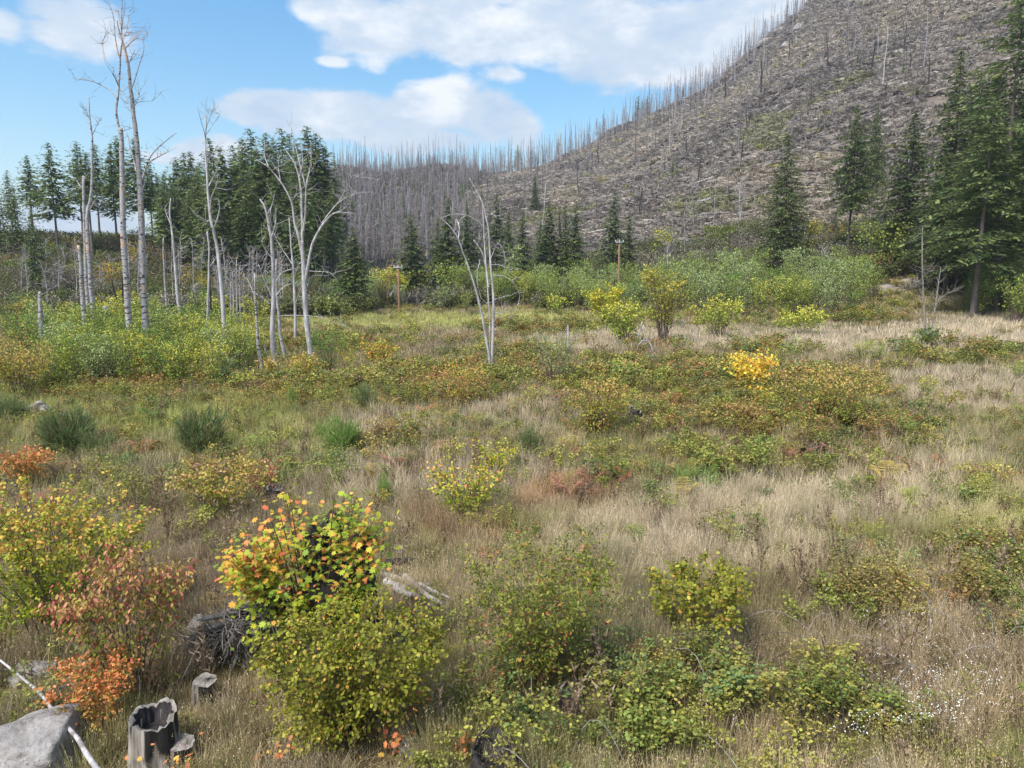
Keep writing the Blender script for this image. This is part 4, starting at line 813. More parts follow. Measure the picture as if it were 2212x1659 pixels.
# ------------------------------------------------------------------ burnt hillside
def burnt_tree_mesh(seed, H=20, twigs=26, mk='grey', tl=1.0):
    r = np.random.default_rng(seed); m = MB(); t = np.linspace(0, 1, 6)
    p = np.stack([np.cumsum(r.normal(size=6)*.12), np.cumsum(r.normal(size=6)*.12), t*H], -1); p[0, 2] = -1.5
    m.tube(p, np.linspace(.2, .06, 6)*(1 if H > 8 else .85), 5, cap=True)
    for i in range(twigs):
        q = r.uniform(.3, 1); z = q*H; a = r.uniform(0, 6.28); o = np.array([np.interp(q, t, p[:, 0]), np.interp(q, t, p[:, 1]), z]); L = tl*r.uniform(.5, 1.4)*(1.25-q)
        d = np.array([math.cos(a), math.sin(a), r.uniform(-.25, .5)])*L; m.tube(np.array([o, o+d]), [.05, .015], 3, cap=False)
    return m.mesh('burnt_trunk', mk)
def build_hill():
    r = np.random.default_rng(91)
    hg = mat('scorched_wood_grey', m_bark(c(122, 118, 124), c(160, 156, 162), None, (1, 1, .2), 2)); hd = mat('scorched_wood_dark', m_bark(c(72, 67, 68), c(112, 106, 106), None, (1, 1, .2), 2))
    hp = mat('bleached_pole', m_bark(c(160, 156, 152), c(190, 186, 180), None, (1, 1, .2), 2)); ht = mat('bare_branch_grey', m_bark(c(120, 112, 112), c(152, 143, 142), None, (1, 1, .2), 2))
    prot = [burnt_tree_mesh(i, 20, 30, [hg, hd, hg, hp][i % 4]) for i in range(6)]
    bare = [burnt_tree_mesh(50+i, 14, 130, ht, 2.6) for i in range(4)]
    hk = mat('charred_pole', m_bark(c(38, 35, 35), c(72, 67, 66), None, (1, 1, .2), 2)); short = [burnt_tree_mesh(80+i, 6.5, 3, [hk, hk, hd][i % 3], .5) for i in range(4)]
    def edge(Y): return np.interp(Y, [120, 150, 200, 300, 400, 500], [1250, 1180, 1050, 960, 1010, 1080])
    # ridge fringe and the wooded far slope
    def pts(n, c0, c1, y0, y1):
        col = r.uniform(c0, c1, n); Y = y0+(y1-y0)*r.random(n)**.8; X = (col-CX)/F*Y; return X, Y, col
    X1, Y1, c1 = pts(2300, 690, 1780, 455, 560); keep = r.random(len(X1)) < np.where(c1 < 1000, .62, .9)
    dk = vnoise(X1/25, Y1/25, 4); keep &= (dk > .25) | (r.random(len(X1)) < .35)
    X1, Y1 = X1[keep], Y1[keep]
    X2, Y2, c2 = pts(1500, 560, 1180, 165, 500); k2 = c2 < edge(Y2)+20; X2, Y2 = X2[k2], Y2[k2]
    X3, Y3, c3 = pts(900, 1050, 2400, 140, 540); k3 = (c3 > edge(Y3)); w = np.clip((Y3-320)/160, .12, 1); k3 &= r.random(len(X3)) < w; X3, Y3 = X3[k3], Y3[k3]
    # individual ones: those that show largest
    def allof(X, Y, hlo, hhi, pr): return [(x, y, r.uniform(hlo, hhi), pr[r.integers(0, len(pr))]) for x, y in zip(X, Y)]
    L1 = allof(X1, Y1, .3, 1.2, prot+bare[:1]); L2 = allof(X2, Y2, .45, .85, prot[:3]+bare+bare); L3 = allof(X3, Y3, .35, .9, prot)
    every = L1+L2+L3; every.sort(key=lambda q: -q[2]/q[1])
    for (x, y, s, me) in every[:290]:
        z = float(ground(x, y)); o = bpy.data.objects.new('burnt_tree', me); C.objects.link(o); far_ = 'on the skyline ridge' if y > 450 else 'on the wooded slope beyond the meadow' if CX+F*x/y < edge(y) else 'on the open slope of the mountain'; o.location = (x, y, z); o.scale = (s, s, s); o.rotation_euler = (r.normal()*.025, r.normal()*.025, r.uniform(0, 6.28))
        tagged(o, 'bare burnt tree standing '+far_, 'burnt tree', 'burnt trees on the hillsides')
    rest = every[290:]; al = prot+bare; ids = {id(m): i for i, m in enumerate(al)}
    p = np.array([[q[0], q[1], 0] for q in rest]); p[:, 2] = ground(p[:, 0], p[:, 1]); n = len(p)
    sc = np.array([q[2] for q in rest])[:, None].repeat(3, 1); rt = np.stack([r.normal(size=n)*.04, r.normal(size=n)*.04, r.uniform(0, 6.28, n)], -1)
    scatter('burnt_forest', 'mass of thin burnt trees along the ridges and far slopes', p, rt, sc, [ids[id(q[3])] for q in rest], np.ones((n, 3)), np.ones((n, 3)), al)
    # short burnt poles on the open face
    X, Y, cc = pts(420, 1040, 2350, 150, 470); k = cc > edge(Y)+15; X, Y = X[k][:260], Y[k][:260]
    for x, y in zip(X, Y):
        z = float(ground(x, y)); s = r.uniform(.4, 1.2)*(1.8 if r.random() < .12 else 1); o = bpy.data.objects.new('burnt_pole', short[r.integers(0, 4)]); C.objects.link(o); o.location = (x, y, z); o.scale = (s*1.15, s*1.15, s)
        o.rotation_euler = (r.normal()*.025, r.normal()*.025, r.uniform(0, 6)); tagged(o, 'short broken burnt pole on the open hillside', 'burnt pole', 'burnt poles on the open hillside')
    # fallen logs
    lm = []
    for i in range(4):
        m = MB(); t = np.linspace(-.5, .5, 5); pp = np.stack([t*9, r.normal(size=5)*.08, np.zeros(5)], -1); m.tube(pp, np.linspace(.2, .1, 5), 6); lm.append(m.mesh('log', [hg, hd, hp, ht][i]))
    X, Y, cc = pts(2300, 1040, 2350, 145, 470); k = cc > edge(Y)+10; X, Y = X[k], Y[k]; LP, LR, LS = [], [], []
    for i, (x, y) in enumerate(zip(X, Y)):
        s = r.uniform(.4, 1.3); a = r.normal()*.3+.12; dx = .5*9*s*math.cos(a)*.9; dy = .5*9*s*math.sin(a)*.9
        z0, z1 = float(ground(x-dx, y-dy)), float(ground(x+dx, y+dy)); z = max((z0+z1)/2, float(ground(x, y)))+.15
        if i >= 280:
            LP.append((x, y, z+.2)); LR.append((0, -math.atan2(z1-z0, 2*math.hypot(dx, dy)), a)); LS.append((s, s*.9, s*.9)); continue
        o = bpy.data.objects.new('fallen_log', lm[r.integers(0, 4)]); C.objects.link(o); o.location = (x, y, z); o.rotation_euler = (0, -math.atan2(z1-z0, 2*math.hypot(dx, dy)), a); o.scale = (s, s, s)
        tagged(o, 'fallen log lying across the open burnt hillside', 'log', 'fallen logs on the hillside')
    n = len(LP); scatter('felled_timber', 'scattered small logs and slash lying across the burnt slope', np.array(LP), np.array(LR), np.array(LS), r.integers(0, 4, n), np.ones((n, 3)), np.ones((n, 3)), lm)
    # brush, twigs and slash covering the face
    def slash(seed, n, h, w, up):
        q = np.random.default_rng(seed); m = MB(); pos = np.stack([q.normal(size=n)*w, q.normal(size=n)*w, np.abs(q.normal(size=n))*h*.2], -1)
        d = unit(np.stack([q.normal(size=n), q.normal(size=n), np.abs(q.normal(size=n))*up], -1)); g = q.random(n)
        m.leaves(pos, d, rand_dir(n, q), h*q.uniform(.4, 1.2, n), 'tri', np.stack([.7+.5*g, (q.random(n) < .35)*1., g, g], -1)); return m.mesh('slash', MAT['tint'])
    sl_ = [slash(i, 46, 1.2, 1.0, 1.3) for i in range(3)]+[slash(10+i, 30, 2.2, 1.3, .15) for i in range(3)]
    n = 36000; col = r.uniform(1000, 2450, n); Y = 125+420*r.random(n)**.85; X = (col-CX)/F*Y; k = col > edge(Y)-15; X, Y, col = X[k], Y[k], col[k]; n = len(X)
    z = ground(X, Y); tone = vnoise(X/18, Y/18, 8); pal = np.array([c(150, 140, 131), c(162, 152, 141), c(136, 127, 120), c(170, 158, 142), c(144, 140, 110)])
    i1 = np.where(tone > .72, 3, np.where(tone < .3, 2, r.choice([0, 1], n))); lowg = (Y < 240) & (vnoise(X/12, Y/12, 14) > .74); i1[lowg] = 4
    gr = (r.random(n) < .012); t1 = pal[i1].copy(); t1[gr] = c(150, 148, 62)
    scatter('hillside_brush', 'grey-brown slash and dead brush covering the burnt slope', np.stack([X, Y, z], -1), np.stack([np.zeros(n), np.zeros(n), r.uniform(0, 6.28, n)], -1), (r.uniform(.35, .85, n)*(1+Y/700))[:, None].repeat(3, 1), r.integers(0, 6, n), t1*r.uniform(.85, 1.15, (n, 1)), t1*.72, sl_)
    # understorey of the wooded slope
    n = 11000; col = r.uniform(420, 1250, n); Y = 112+400*r.random(n)**.9; X = (col-CX)/F*Y; k = col < edge(Y)+30; X, Y = X[k], Y[k]; n = len(X)
    pal = np.array([c(118, 111, 108), c(134, 125, 121), c(90, 98, 70), c(110, 108, 78), c(140, 131, 126)]); t1 = pal[r.choice(5, n, p=[.3, .25, .15, .15, .15])]
    scatter('valley_brush', 'grey-green underbrush below the burnt valley trees', np.stack([X, Y, ground(X, Y)], -1), np.stack([np.zeros(n), np.zeros(n), r.uniform(0, 6.28, n)], -1), (r.uniform(.9, 2.6, n))[:, None].repeat(3, 1), r.integers(0, 3, n), t1, t1*.7, sl_)
    for i, (x, y, w_) in enumerate([(1940, 118, 26), (2020, 160, 18), (1655, 95, 34), (1685, 70, 30), (1700, 100, 26), (1730, 60, 30)]):
        g, mp = sized(x, y); o = bpy.data.objects.new('rock', rock_mesh(60+i, w_*mp/2, w_*mp/2.2, w_*mp*.4, n=24)); C.objects.link(o); o.location = g; tagged(o, 'grey rock outcrop jutting from the burnt mountainside', 'rock', 'outcrops on the mountainside')
    # scattered bushes that kept leaves on the face
    q = [shrub_meshes(900+i, p_, 1, 1.5, 160, .11, 'quad', stems=8) for i, p_ in enumerate(['lime', 'rusty', 'darkolive'])]
    spots = [(1545, 268), (1365, 430), (1418, 405), (1352, 412), (1470, 430), (1472, 440), (1520, 430), (1560, 455), (1580, 452), (1268, 385), (1450, 345), (1545, 385), (1440, 505), (1550, 500), (1600, 505), (1640, 440), (1780, 350), (1800, 395), (1240, 410), (1300, 400), (1880, 270), (1640, 325), (1930, 36), (1990, 55), (2070, 165), (1660, 190), (1230, 430), (1400, 260), (1500, 520), (1310, 490)]
    for i, (x, y) in enumerate(spots):
        g, mp = sized(x, y); h = r.uniform(10, 20)*mp; place_set('hillside_bush', q[i % 3], g, 'small leafy bush on the burnt slope', 'bush', 'leafy bushes on the burnt slope', r.uniform(0, 6), (h, h, h))
build_hill()

# ------------------------------------------------------------------ meadow cover
def tuft(seed, n, h, spread, width, lean=.3, seg=3, head=.0):
    r = np.random.default_rng(seed); m = MB()
    a = r.uniform(0, 6.28, n); rr = np.sqrt(r.random(n))*spread; b = np.stack([np.cos(a)*rr, np.sin(a)*rr, np.full(n, -.02)], -1)
    la = a+r.normal(size=n)*.9; ld = np.stack([np.cos(la), np.sin(la), np.zeros(n)], -1); ln = np.abs(r.normal(size=n))*lean; hh = h*r.uniform(.45, 1.1, n)
    sd_ = r.uniform(0, 6.28, n); s = np.stack([np.cos(sd_), np.sin(sd_), np.zeros(n)], -1)*width
    ts = np.linspace(0, 1, seg+1); V = []
    for k, t in enumerate(ts):
        ctr = b+ld*(ln*hh*t**1.8)[:, None]+np.array([0, 0, 1])*(hh*t*(1-.25*ln*t))[:, None]
        wk = (1-t)**.6
        if k == seg-0: V.append(ctr)
        else: V.append(ctr-s*wk*.5); V.append(ctr+s*wk*.5)
    V = np.stack(V, 1); k = V.shape[1]; fs = [(2*i, 2*i+1, 2*i+3, 2*i+2) for i in range(seg-1)]
    R = r.uniform(.6, 1.25, n); Gm = (r.random(n) < .3)*1.0; cc = np.stack([R, Gm, R, R], -1)
    base = m.n; m.v.append(V.reshape(-1, 3)); m.c.append(np.repeat(cc, k, 0)); m.n += n*k
    for f in fs: m.f.append(np.arange(n)[:, None]*k+np.array(f)[None]+base)
    m.f.append(np.arange(n)[:, None]*k+np.array((k-3, k-2, k-1))[None]+base)
    if head:
        i = r.random(n) < head; tip = V[i, -1]; q = len(tip)
        for _ in range(3): m.leaves(tip-np.array([0, 0, .06])*h*_, unit(np.array([0, 0, 1])+r.normal(size=(q, 3))*.4), rand_dir(q, r), np.full(q, .045*h), 'tri', np.stack([np.full(q, 1.15), np.zeros(q), np.ones(q), np.ones(q)], -1))
    return m.mesh('tuft', MAT['tint'])
def bramble(seed, canes, L, leaf, n_per, kind='quad', hgt=.35):
    r = np.random.default_rng(seed); m = MB(); P_ = []; D_ = []
    for i in range(canes):
        a = r.uniform(0, 6.28); l = L*r.uniform(.5, 1.1); t = np.linspace(0, 1, 6); w = r.normal()*.5
        x = l*t*np.cos(a+w*t); y = l*t*np.sin(a+w*t); z = hgt*r.uniform(.6, 1.3)*np.sin(np.minimum(t*1.15, 1)*PI*.8)*1.1+.02; pts = np.stack([x, y, z], -1)
        m.tube(pts, np.linspace(.006, .003, 6), 3, (.55, 1, .5, 1), cap=False)
        u = r.uniform(.1, 1, n_per); p = np.stack([np.interp(u, t, pts[:, k]) for k in range(3)], -1)
        for j in range(3):
            P_.append(p+r.normal(size=(n_per, 3))*leaf*.7); D_.append(unit(r.normal(size=(n_per, 3))*np.array([1, 1, .35])))
    P_ = np.concatenate(P_); D_ = np.concatenate(D_); n = len(P_)
    m.leaves(P_, D_, unit(np.array([0, 0, 1.])+r.normal(size=(n, 3))*.45), leaf*r.uniform(.6, 1.3, n), kind, np.stack([r.uniform(.6, 1.35, n), (r.random(n) < .28)*1., np.ones(n), np.ones(n)], -1))
    return m.mesh('bramble', MAT['tint'])
def ell(px, py, L):
    v = np.zeros_like(px)
    for (cx_, cy_, rx, ry, s) in L:
        d = ((px-cx_)/rx)**2+((py-cy_)/ry)**2; v = np.maximum(v, s*np.clip(1.6-d, 0, 1))
    return v
BRAM = [(1560, 880, 330, 75, 1), (1750, 960, 260, 70, 1), (1330, 850, 130, 55, .9), (2060, 765, 130, 28, .9), (1640, 1010, 180, 55, .9), (1900, 900, 180, 60, .8), (930, 850, 160, 50, .9), (1120, 800, 110, 30, .7), (860, 965, 60, 20, .8),
        (1350, 1560, 330, 120, .8), (1650, 1600, 250, 80, .7), (1900, 1300, 130, 60, .5), (2150, 1300, 100, 120, .65), (1600, 1150, 220, 60, .35), (640, 860, 150, 30, .8), (350, 860, 260, 30, .6), (1750, 1480, 200, 120, .55), (1850, 705, 150, 22, .7), (1300, 1060, 60, 20, .5),
        (1050, 735, 60, 14, .6), (1400, 780, 200, 25, .7), (760, 745, 200, 12, .6), (1960, 1100, 260, 40, .4), (1150, 710, 120, 20, .7), (700, 1660, 260, 40, .3), (1500, 760, 260, 18, .5), (2000, 880, 200, 30, .45), (180, 850, 160, 22, .6), (1250, 930, 90, 30, .5)]
PALE = [(1500, 735, 260, 22, 1), (1950, 735, 300, 34, 1), (2150, 720, 200, 36, 1), (1250, 745, 120, 18, .8), (2080, 850, 160, 50, .8), (840, 930, 100, 28, .8), (950, 1040, 240, 60, .7), (1500, 1200, 300, 80, .6), (1750, 1100, 350, 70, .6), (1950, 1000, 200, 50, .5), (1150, 900, 150, 40, .5)]
BROWN = [(960, 738, 160, 16, 1), (300, 1200, 330, 90, .9), (420, 1290, 170, 80, 1), (2000, 1450, 260, 120, .7), (1650, 1400, 180, 100, .7), (40, 735, 70, 22, 1), (1400, 775, 200, 16, .6), (900, 760, 120, 12, .8), (1800, 790, 150, 16, .5)]
YGRN = [(840, 697, 230, 15, 1), (960, 690, 120, 12, 1), (300, 910, 300, 35, .8), (200, 800, 300, 60, .8), (1160, 690, 150, 16, .8), (550, 960, 200, 45, .5), (1250, 700, 120, 16, .6), (2150, 1150, 130, 80, .3), (550, 860, 200, 30, .7)]
RUST = [(1250, 1070, 90, 22, 1), (1150, 1090, 60, 14, .8), (950, 1120, 80, 20, .6), (1800, 1000, 120, 30, .5), (880, 1020, 70, 14, .5), (1000, 1160, 120, 40, .4), (1400, 880, 90, 20, .4), (1500, 1000, 100, 20, .3)]
def field(rs, n0, ymax, ymin=4.5, p=1.2, yref=12):
    ys = np.geomspace(ymin, ymax, 120); out = []
    for a, b in zip(ys[:-1], ys[1:]):
        hw = b*.80+1.5; area = (b-a)*2*hw; n = rs.poisson(area*n0*min(1, (yref/b))**p)
        out.append(np.stack([rs.uniform(-hw, hw, n), rs.uniform(a, b, n)], -1))
    q = np.concatenate(out); z = ground(q[:, 0], q[:, 1]); px, py = proj(q[:, 0], q[:, 1], z); return q[:, 0], q[:, 1], z, px, py
def rust_near_obstacle(x, y):
    bad = np.zeros(len(x), bool)
    for (ox, oy, rr) in OBST: bad |= ((x-ox)**2+(y-oy)**2 < rr*rr) | ((x-ox)**2+((y-oy+rr*1.0+.12)/1.1)**2 < rr*rr*.8)
    return bad
OBST = []
def low_near(x, y):
    f = np.ones(len(x))
    for (ox, oy, rr) in OBST: f = np.where(((x-ox)/(rr+.12))**2+((y-oy+rr+.5)/(rr+.75))**2 < 1, .38, f)
    return f
def build_meadow():
    r = np.random.default_rng(17)
    near = [tuft(i, 120, .58, .17, .0065, .35, 3, .3) for i in range(4)]
    midt = [tuft(20+i, 60, .62, .26, .014, .32, 3, .1) for i in range(4)]
    fart = [tuft(40+i, 44, .62, .42, .032, .28, 2) for i in range(4)]
    x, y, z, px, py = field(r, 17, 118, p=1.25)
    pale = ell(px, py, PALE); brown = ell(px, py, BROWN); yg = ell(px, py, YGRN); rust = ell(px, py, RUST); br = ell(px, py, BRAM)
    n = len(x); n1 = fbm(x/3.5, y/3.5, 41)+.5; n2 = fbm(x/1.2, y/1.2, 43)+.5; n3 = fbm(x/9, y/9, 45)+.5
    pc = lambda *a: np.array(c(*a)[:3])
    T = np.zeros((n, 3)); T[:] = pc(212, 190, 154)
    def bl(T, k, w): return T*(1-w[:, None])+k*w[:, None]
    T = bl(T, pc(150, 150, 88), np.clip((n1-.46)*3.0, 0, .8)); T = bl(T, pc(172, 148, 124), np.clip((n2-.55)*3, 0, .7)); n4 = fbm(x/.6, y/.6, 47, 2)+.5; T = bl(T, pc(140, 146, 78), np.clip((n4-.62)*5, 0, .7)); T = bl(T, pc(150, 138, 124), np.clip((.36-n4)*5, 0, .6)); T = bl(T, pc(214, 196, 166), np.clip((.42-n3)*4, 0, .7))
    T = bl(T, pc(228, 208, 182), np.clip(pale, 0, .95)); T = bl(T, pc(180, 156, 132), np.clip(brown*.8, 0, .9)); T = bl(T, pc(214, 210, 132), np.clip(yg*1.1, 0, .97)); T = bl(T, pc(196, 128, 92), np.clip(rust*.5, 0, 1))
    left = np.clip((900-px)/600, 0, 1)*np.clip((y-14)/12, 0, 1)*np.clip((70-y)/30, 0, 1); T = bl(T, pc(164, 170, 88), left*.5*np.clip(n1*1.6, 0, 1))
    T *= r.uniform(.6, 1.16, (n, 1))*np.clip(.8+.4*n3, .75, 1.1)[:, None]; T2 = bl(T, pc(134, 138, 72), np.full(n, .5))
    keep = r.random(n) < np.clip(1.05-.75*br, .12, 1); keep &= ~rust_near_obstacle(x, y)
    keep &= ~((y > 95) & (px < 560) & (x > -130) & (y > np.interp(x, [-125, -95, -76, -55, -38, -22], [93, 96, 99, 102, 106, 112])))
    lod = np.where(y < 17, 0, np.where(y < 36, 4, 8)); idx = lod+r.integers(0, 4, n)
    hs = r.uniform(.5, 1.25, n)*(.5+.45*n3+.5*n2)*low_near(x, y)*np.where(pale > .5, 1.15, 1)*np.where(brown > .6, .8, 1); ws = r.uniform(.9, 1.3, n)*np.where(y > 60, 1.6, np.where(y > 36, 1.2, 1))
    wind = .12+.1*n3
    a = [v[keep] for v in (x, y, z, hs, ws, idx, wind)]; T, T2 = T[keep], T2[keep]; m = len(a[0])
    scatter('dry_grass', 'tall dry grass, tan to olive, covering the clearing', np.stack(a[:3], -1), np.stack([r.normal(size=m)*.16, r.normal(size=m)*.16+.05, r.uniform(0, 6.28, m)], -1), np.stack([a[4], a[4], a[3]], -1), a[5], T, T2, near+midt+fart)
    # brambles
    bn = [bramble(i, 10, .6, .042, 13, 'round') for i in range(3)]+[bramble(10+i, 9, .7, .06, 14, 'quad', .42) for i in range(3)]+[bramble(20+i, 8, .9, .11, 12, 'quad', .5) for i in range(3)]
    x, y, z, px, py = field(r, 7.5, 112, p=1.15)
    br = ell(px, py, BRAM); n = len(x); n1 = fbm(x/1.8, y/1.8, 61)+.5; n2 = fbm(x/5, y/5, 63)+.5
    pr = np.clip(br*1.05*np.clip((n1-.22)*4, 0.1, 1)+np.clip((n1-.52)*6, 0, .7)*np.clip((n2-.34)*4, 0, 1)+.07+.09*(px > 900), 0, 1)*np.where(ell(px, py, PALE+BROWN+YGRN[:2]+YGRN[4:5]) > .35, .1, 1)
    left = (px < 900) & (y > 18); pr = np.where(left, np.clip(pr*1.5+.12, 0, 1), pr)
    dry = (px < 560) & (py > 1120); pr = np.where(dry, pr*.35, pr)
    n5 = fbm(x/.9, y/.9, 65, 2)+.5; pr = np.where(y < 24, pr*np.clip((n5-.34)*4, .12, 1)*.95+.09*(n5 > .45)*np.where(px > 950, 1.6, .6), pr*np.clip((n5-.2)*4, .35, 1)); keep = (r.random(n) < pr) & ~rust_near_obstacle(x, y); keep &= ~((y > 92) & (px < 560))
    x, y, z, px, py, br, n1, n2 = [v[keep] for v in (x, y, z, px, py, br, n1, n2)]; n = len(x)
    G_ = np.array([c(132, 140, 62), c(112, 128, 62), c(150, 150, 68), c(104, 126, 74), c(164, 150, 78)])[:, :3]; w = np.array([.32, .22, .22, .14, .1])
    T = G_[r.choice(5, n, p=w)]*r.uniform(.7, 1.25, (n, 1)); H_ = np.array([c(178, 124, 88), c(166, 146, 82), c(196, 130, 96), c(132, 122, 82), c(190, 180, 86)])[:, :3]; T2 = H_[r.choice(5, n, p=[.22, .25, .08, .25, .2])]
    red = (vnoise(x/2.2, y/2.2, 71) > .78) & (br > .4); T[red] = T[red]*.6+pc(176, 112, 82)*.4
    lod = np.where(y < 16, 0, np.where(y < 34, 3, 6)); s = r.uniform(.55, 1.1, n)*np.where(y > 50, 1.35, 1)*(1+.2*br)
    nr = (y < 20) & (r.random(n) < .75); T2[nr] = pc(158, 156, 80)*r.uniform(.8, 1.1, (int(nr.sum()), 1)); scatter('bramble_cover', 'trailing brambles with green, yellow and red leaves over the clearing', np.stack([x, y, z+.12*br+r.uniform(0, .18, n)*(.3+br)], -1), np.stack([r.normal(size=n)*.15, r.normal(size=n)*.15, r.uniform(0, 6.28, n)], -1), s[:, None].repeat(3, 1), lod+r.integers(0, 3, n), T, T2, bn)
    q = np.random.default_rng(55); n = 9000; col = np.where(q.random(n) < .55, q.uniform(-250, 760, n), q.uniform(900, 2450, n)); Y = q.uniform(96, 168, n); Y = np.where(col > 900, q.uniform(100, 150, n), Y); X = (col-CX)/F*Y
    k = ~((X < -20) & (np.abs(Y-np.interp(X, [-125, -95, -76, -55, -38, -22], [96, 100, 103, 106, 110, 116])) < 5)) & ~((X > 46) & (X < 88) & (np.abs(Y-np.interp(X, [50, 56, 62, 70, 84], [100, 104, 107, 108, 112])) < 4)); k &= (col < 900) | (vnoise(X/9, Y/9, 77) > .35)
    X, Y, col = X[k], Y[k], col[k]; n = len(X); tone = vnoise(X/8, Y/8, 78)
    P_ = np.array([c(110, 116, 72), c(96, 104, 64), c(128, 118, 88), c(140, 134, 112), c(130, 138, 74)])[:, :3]; i_ = q.choice(5, n, p=[.3, .25, .2, .15, .1]); i_[tone > .75] = 4; i_[tone < .25] = 3
    scatter('mound_undergrowth', 'olive and brown undergrowth on the left mound and slope foot', np.stack([X, Y, ground(X, Y)], -1), np.stack([np.zeros(n), np.zeros(n), q.uniform(0, 6.28, n)], -1), (q.uniform(1.4, 2.8, n))[:, None].repeat(3, 1)*np.array([1, 1, 1.5]), 6+q.integers(0, 3, n), P_[i_]*q.uniform(.8, 1.2, (n, 1)), P_[i_]*.7, bn)
    # dry weed stalks
    def stalks(seed):
        q = np.random.default_rng(seed); m = MB()
        for i in range(7):
            a = q.uniform(0, 6.28); b = np.array([math.cos(a), math.sin(a), 0])*.12*q.random(); h = q.uniform(.5, 1.0); t = b+np.array([q.normal()*.12, q.normal()*.12, h]); m.tube(np.array([b, (b+t)/2+q.normal(size=3)*.02, t]), [.005, .004, .002], 3, (.8, 1, 1, 1), cap=False)
            for k in range(9):
                p = b+(t-b)*q.uniform(.45, 1); d = unit(np.array([q.normal(), q.normal(), .9])); m.leaves(p[None], d[None], rand_dir(1, q), [q.uniform(.05, .13)], 'tri', np.array([[q.uniform(.7, 1.2), 0, 1, 1]]))
        return m.mesh('stalks', MAT['tint'])
    st = [stalks(i) for i in range(4)]; x, y, z, px, py = field(r, 3.0, 60, p=1.2); k = (fbm(x/2.5, y/2.5, 81)+.5 > .5) & ~rust_near_obstacle(x, y); x, y, z = x[k], y[k], z[k]; n = len(x)
    W_ = np.array([c(140, 116, 94), c(160, 138, 114), c(124, 104, 78), c(148, 142, 84)])[:, :3]; T = W_[r.integers(0, 4, n)]
    scatter('dry_weed_stalks', 'brown dry weed stalks rising from the grass', np.stack([x, y, z], -1), np.stack([r.normal(size=n)*.15, r.normal(size=n)*.15, r.uniform(0, 6.28, n)], -1), r.uniform(.6, 1.1, n)[:, None].repeat(3, 1), r.integers(0, 4, n), T, T*.7, st)
    # bracken ferns
    def fern(seed):
        q = np.random.default_rng(seed); m = MB()
        for i in range(5):
            a = q.uniform(0, 6.28); L = q.uniform(.35, .6); t = np.linspace(0, 1, 12); d = np.array([math.cos(a), math.sin(a), 0]); pts = d[None]*(L*t)[:, None]; pts[:, 2] = .45*np.sin(t*PI*.62)
            m.tube(pts[::3], .004, 3, (.7, 1, 1, 1), cap=False); lat = np.array([-d[1], d[0], -.1])
            for sg in (-1, 1):
                m.leaves(pts[2:], unit(lat*sg+d*.4)[None].repeat(10, 0), np.array([[0, 0, 1.]]).repeat(10, 0), .19*np.sin(np.clip(1.05-t[2:], 0, 1)*PI*.7)+.03, 'narrow', np.stack([q.uniform(.8, 1.2, 10), (q.random(10) < .3)*1., np.ones(10), np.ones(10)], -1))
        return m.mesh('fern', MAT['tint'])
    fm = [fern(i) for i in range(3)]; x, y, z, px, py = field(r, 1.0, 45, ymin=12, p=1.0); ru = ell(px, py, RUST); k = ((r.random(len(x)) < .22+.7*ru) & ~rust_near_obstacle(x, y)); x, y, z, ru = x[k], y[k], z[k], ru[k]; n = len(x)
    Fc = np.array([c(176, 132, 92), c(186, 160, 88), c(146, 150, 72), c(190, 124, 88)])[:, :3]; T = Fc[r.choice(4, n, p=[.3, .25, .3, .15])]; T[ru > .4] = pc(166, 118, 90)
    scatter('bracken_fern', 'bracken fronds turning yellow and rust in the grass', np.stack([x, y, z+.1], -1), np.stack([r.normal(size=n)*.1, r.normal(size=n)*.1, r.uniform(0, 6.28, n)], -1), (r.uniform(.7, 1.2, n)*np.where(y < 15, .55, 1))[:, None].repeat(3, 1), r.integers(0, 3, n), T, T*.75, fm)
    # small white flowers at the lower right
    q = np.random.default_rng(8); m = MB(); pts_ = []
    for (cx_, cy_, sx, sy, k) in [(2010, 1570, 95, 50, 120), (1990, 1620, 95, 35, 90), (1970, 1480, 90, 60, 60), (2120, 1540, 60, 60, 50), (1880, 1560, 60, 40, 40), (1880, 1380, 90, 60, 25), (1850, 1640, 80, 16, 40)]:
        for i in range(k):
            g = G(cx_+q.normal()*sx*.6, min(1690, cy_+q.normal()*sy*.6)); pts_.append(g+np.array([0, 0, q.uniform(.3, .55)]))
    p = np.array(pts_)
    for k in range(3): m.leaves(p+q.normal(size=p.shape)*.012, rand_dir(len(p), q), rand_dir(len(p), q, 2), np.full(len(p), .019), 'quad', np.ones((len(p), 4)))
    o = bpy.data.objects.new('white_flowers', m.mesh('white_flowers', MAT['flower'])); C.objects.link(o); o['kind'] = 'stuff'; o['label'] = 'tiny white flowers among dry weeds'

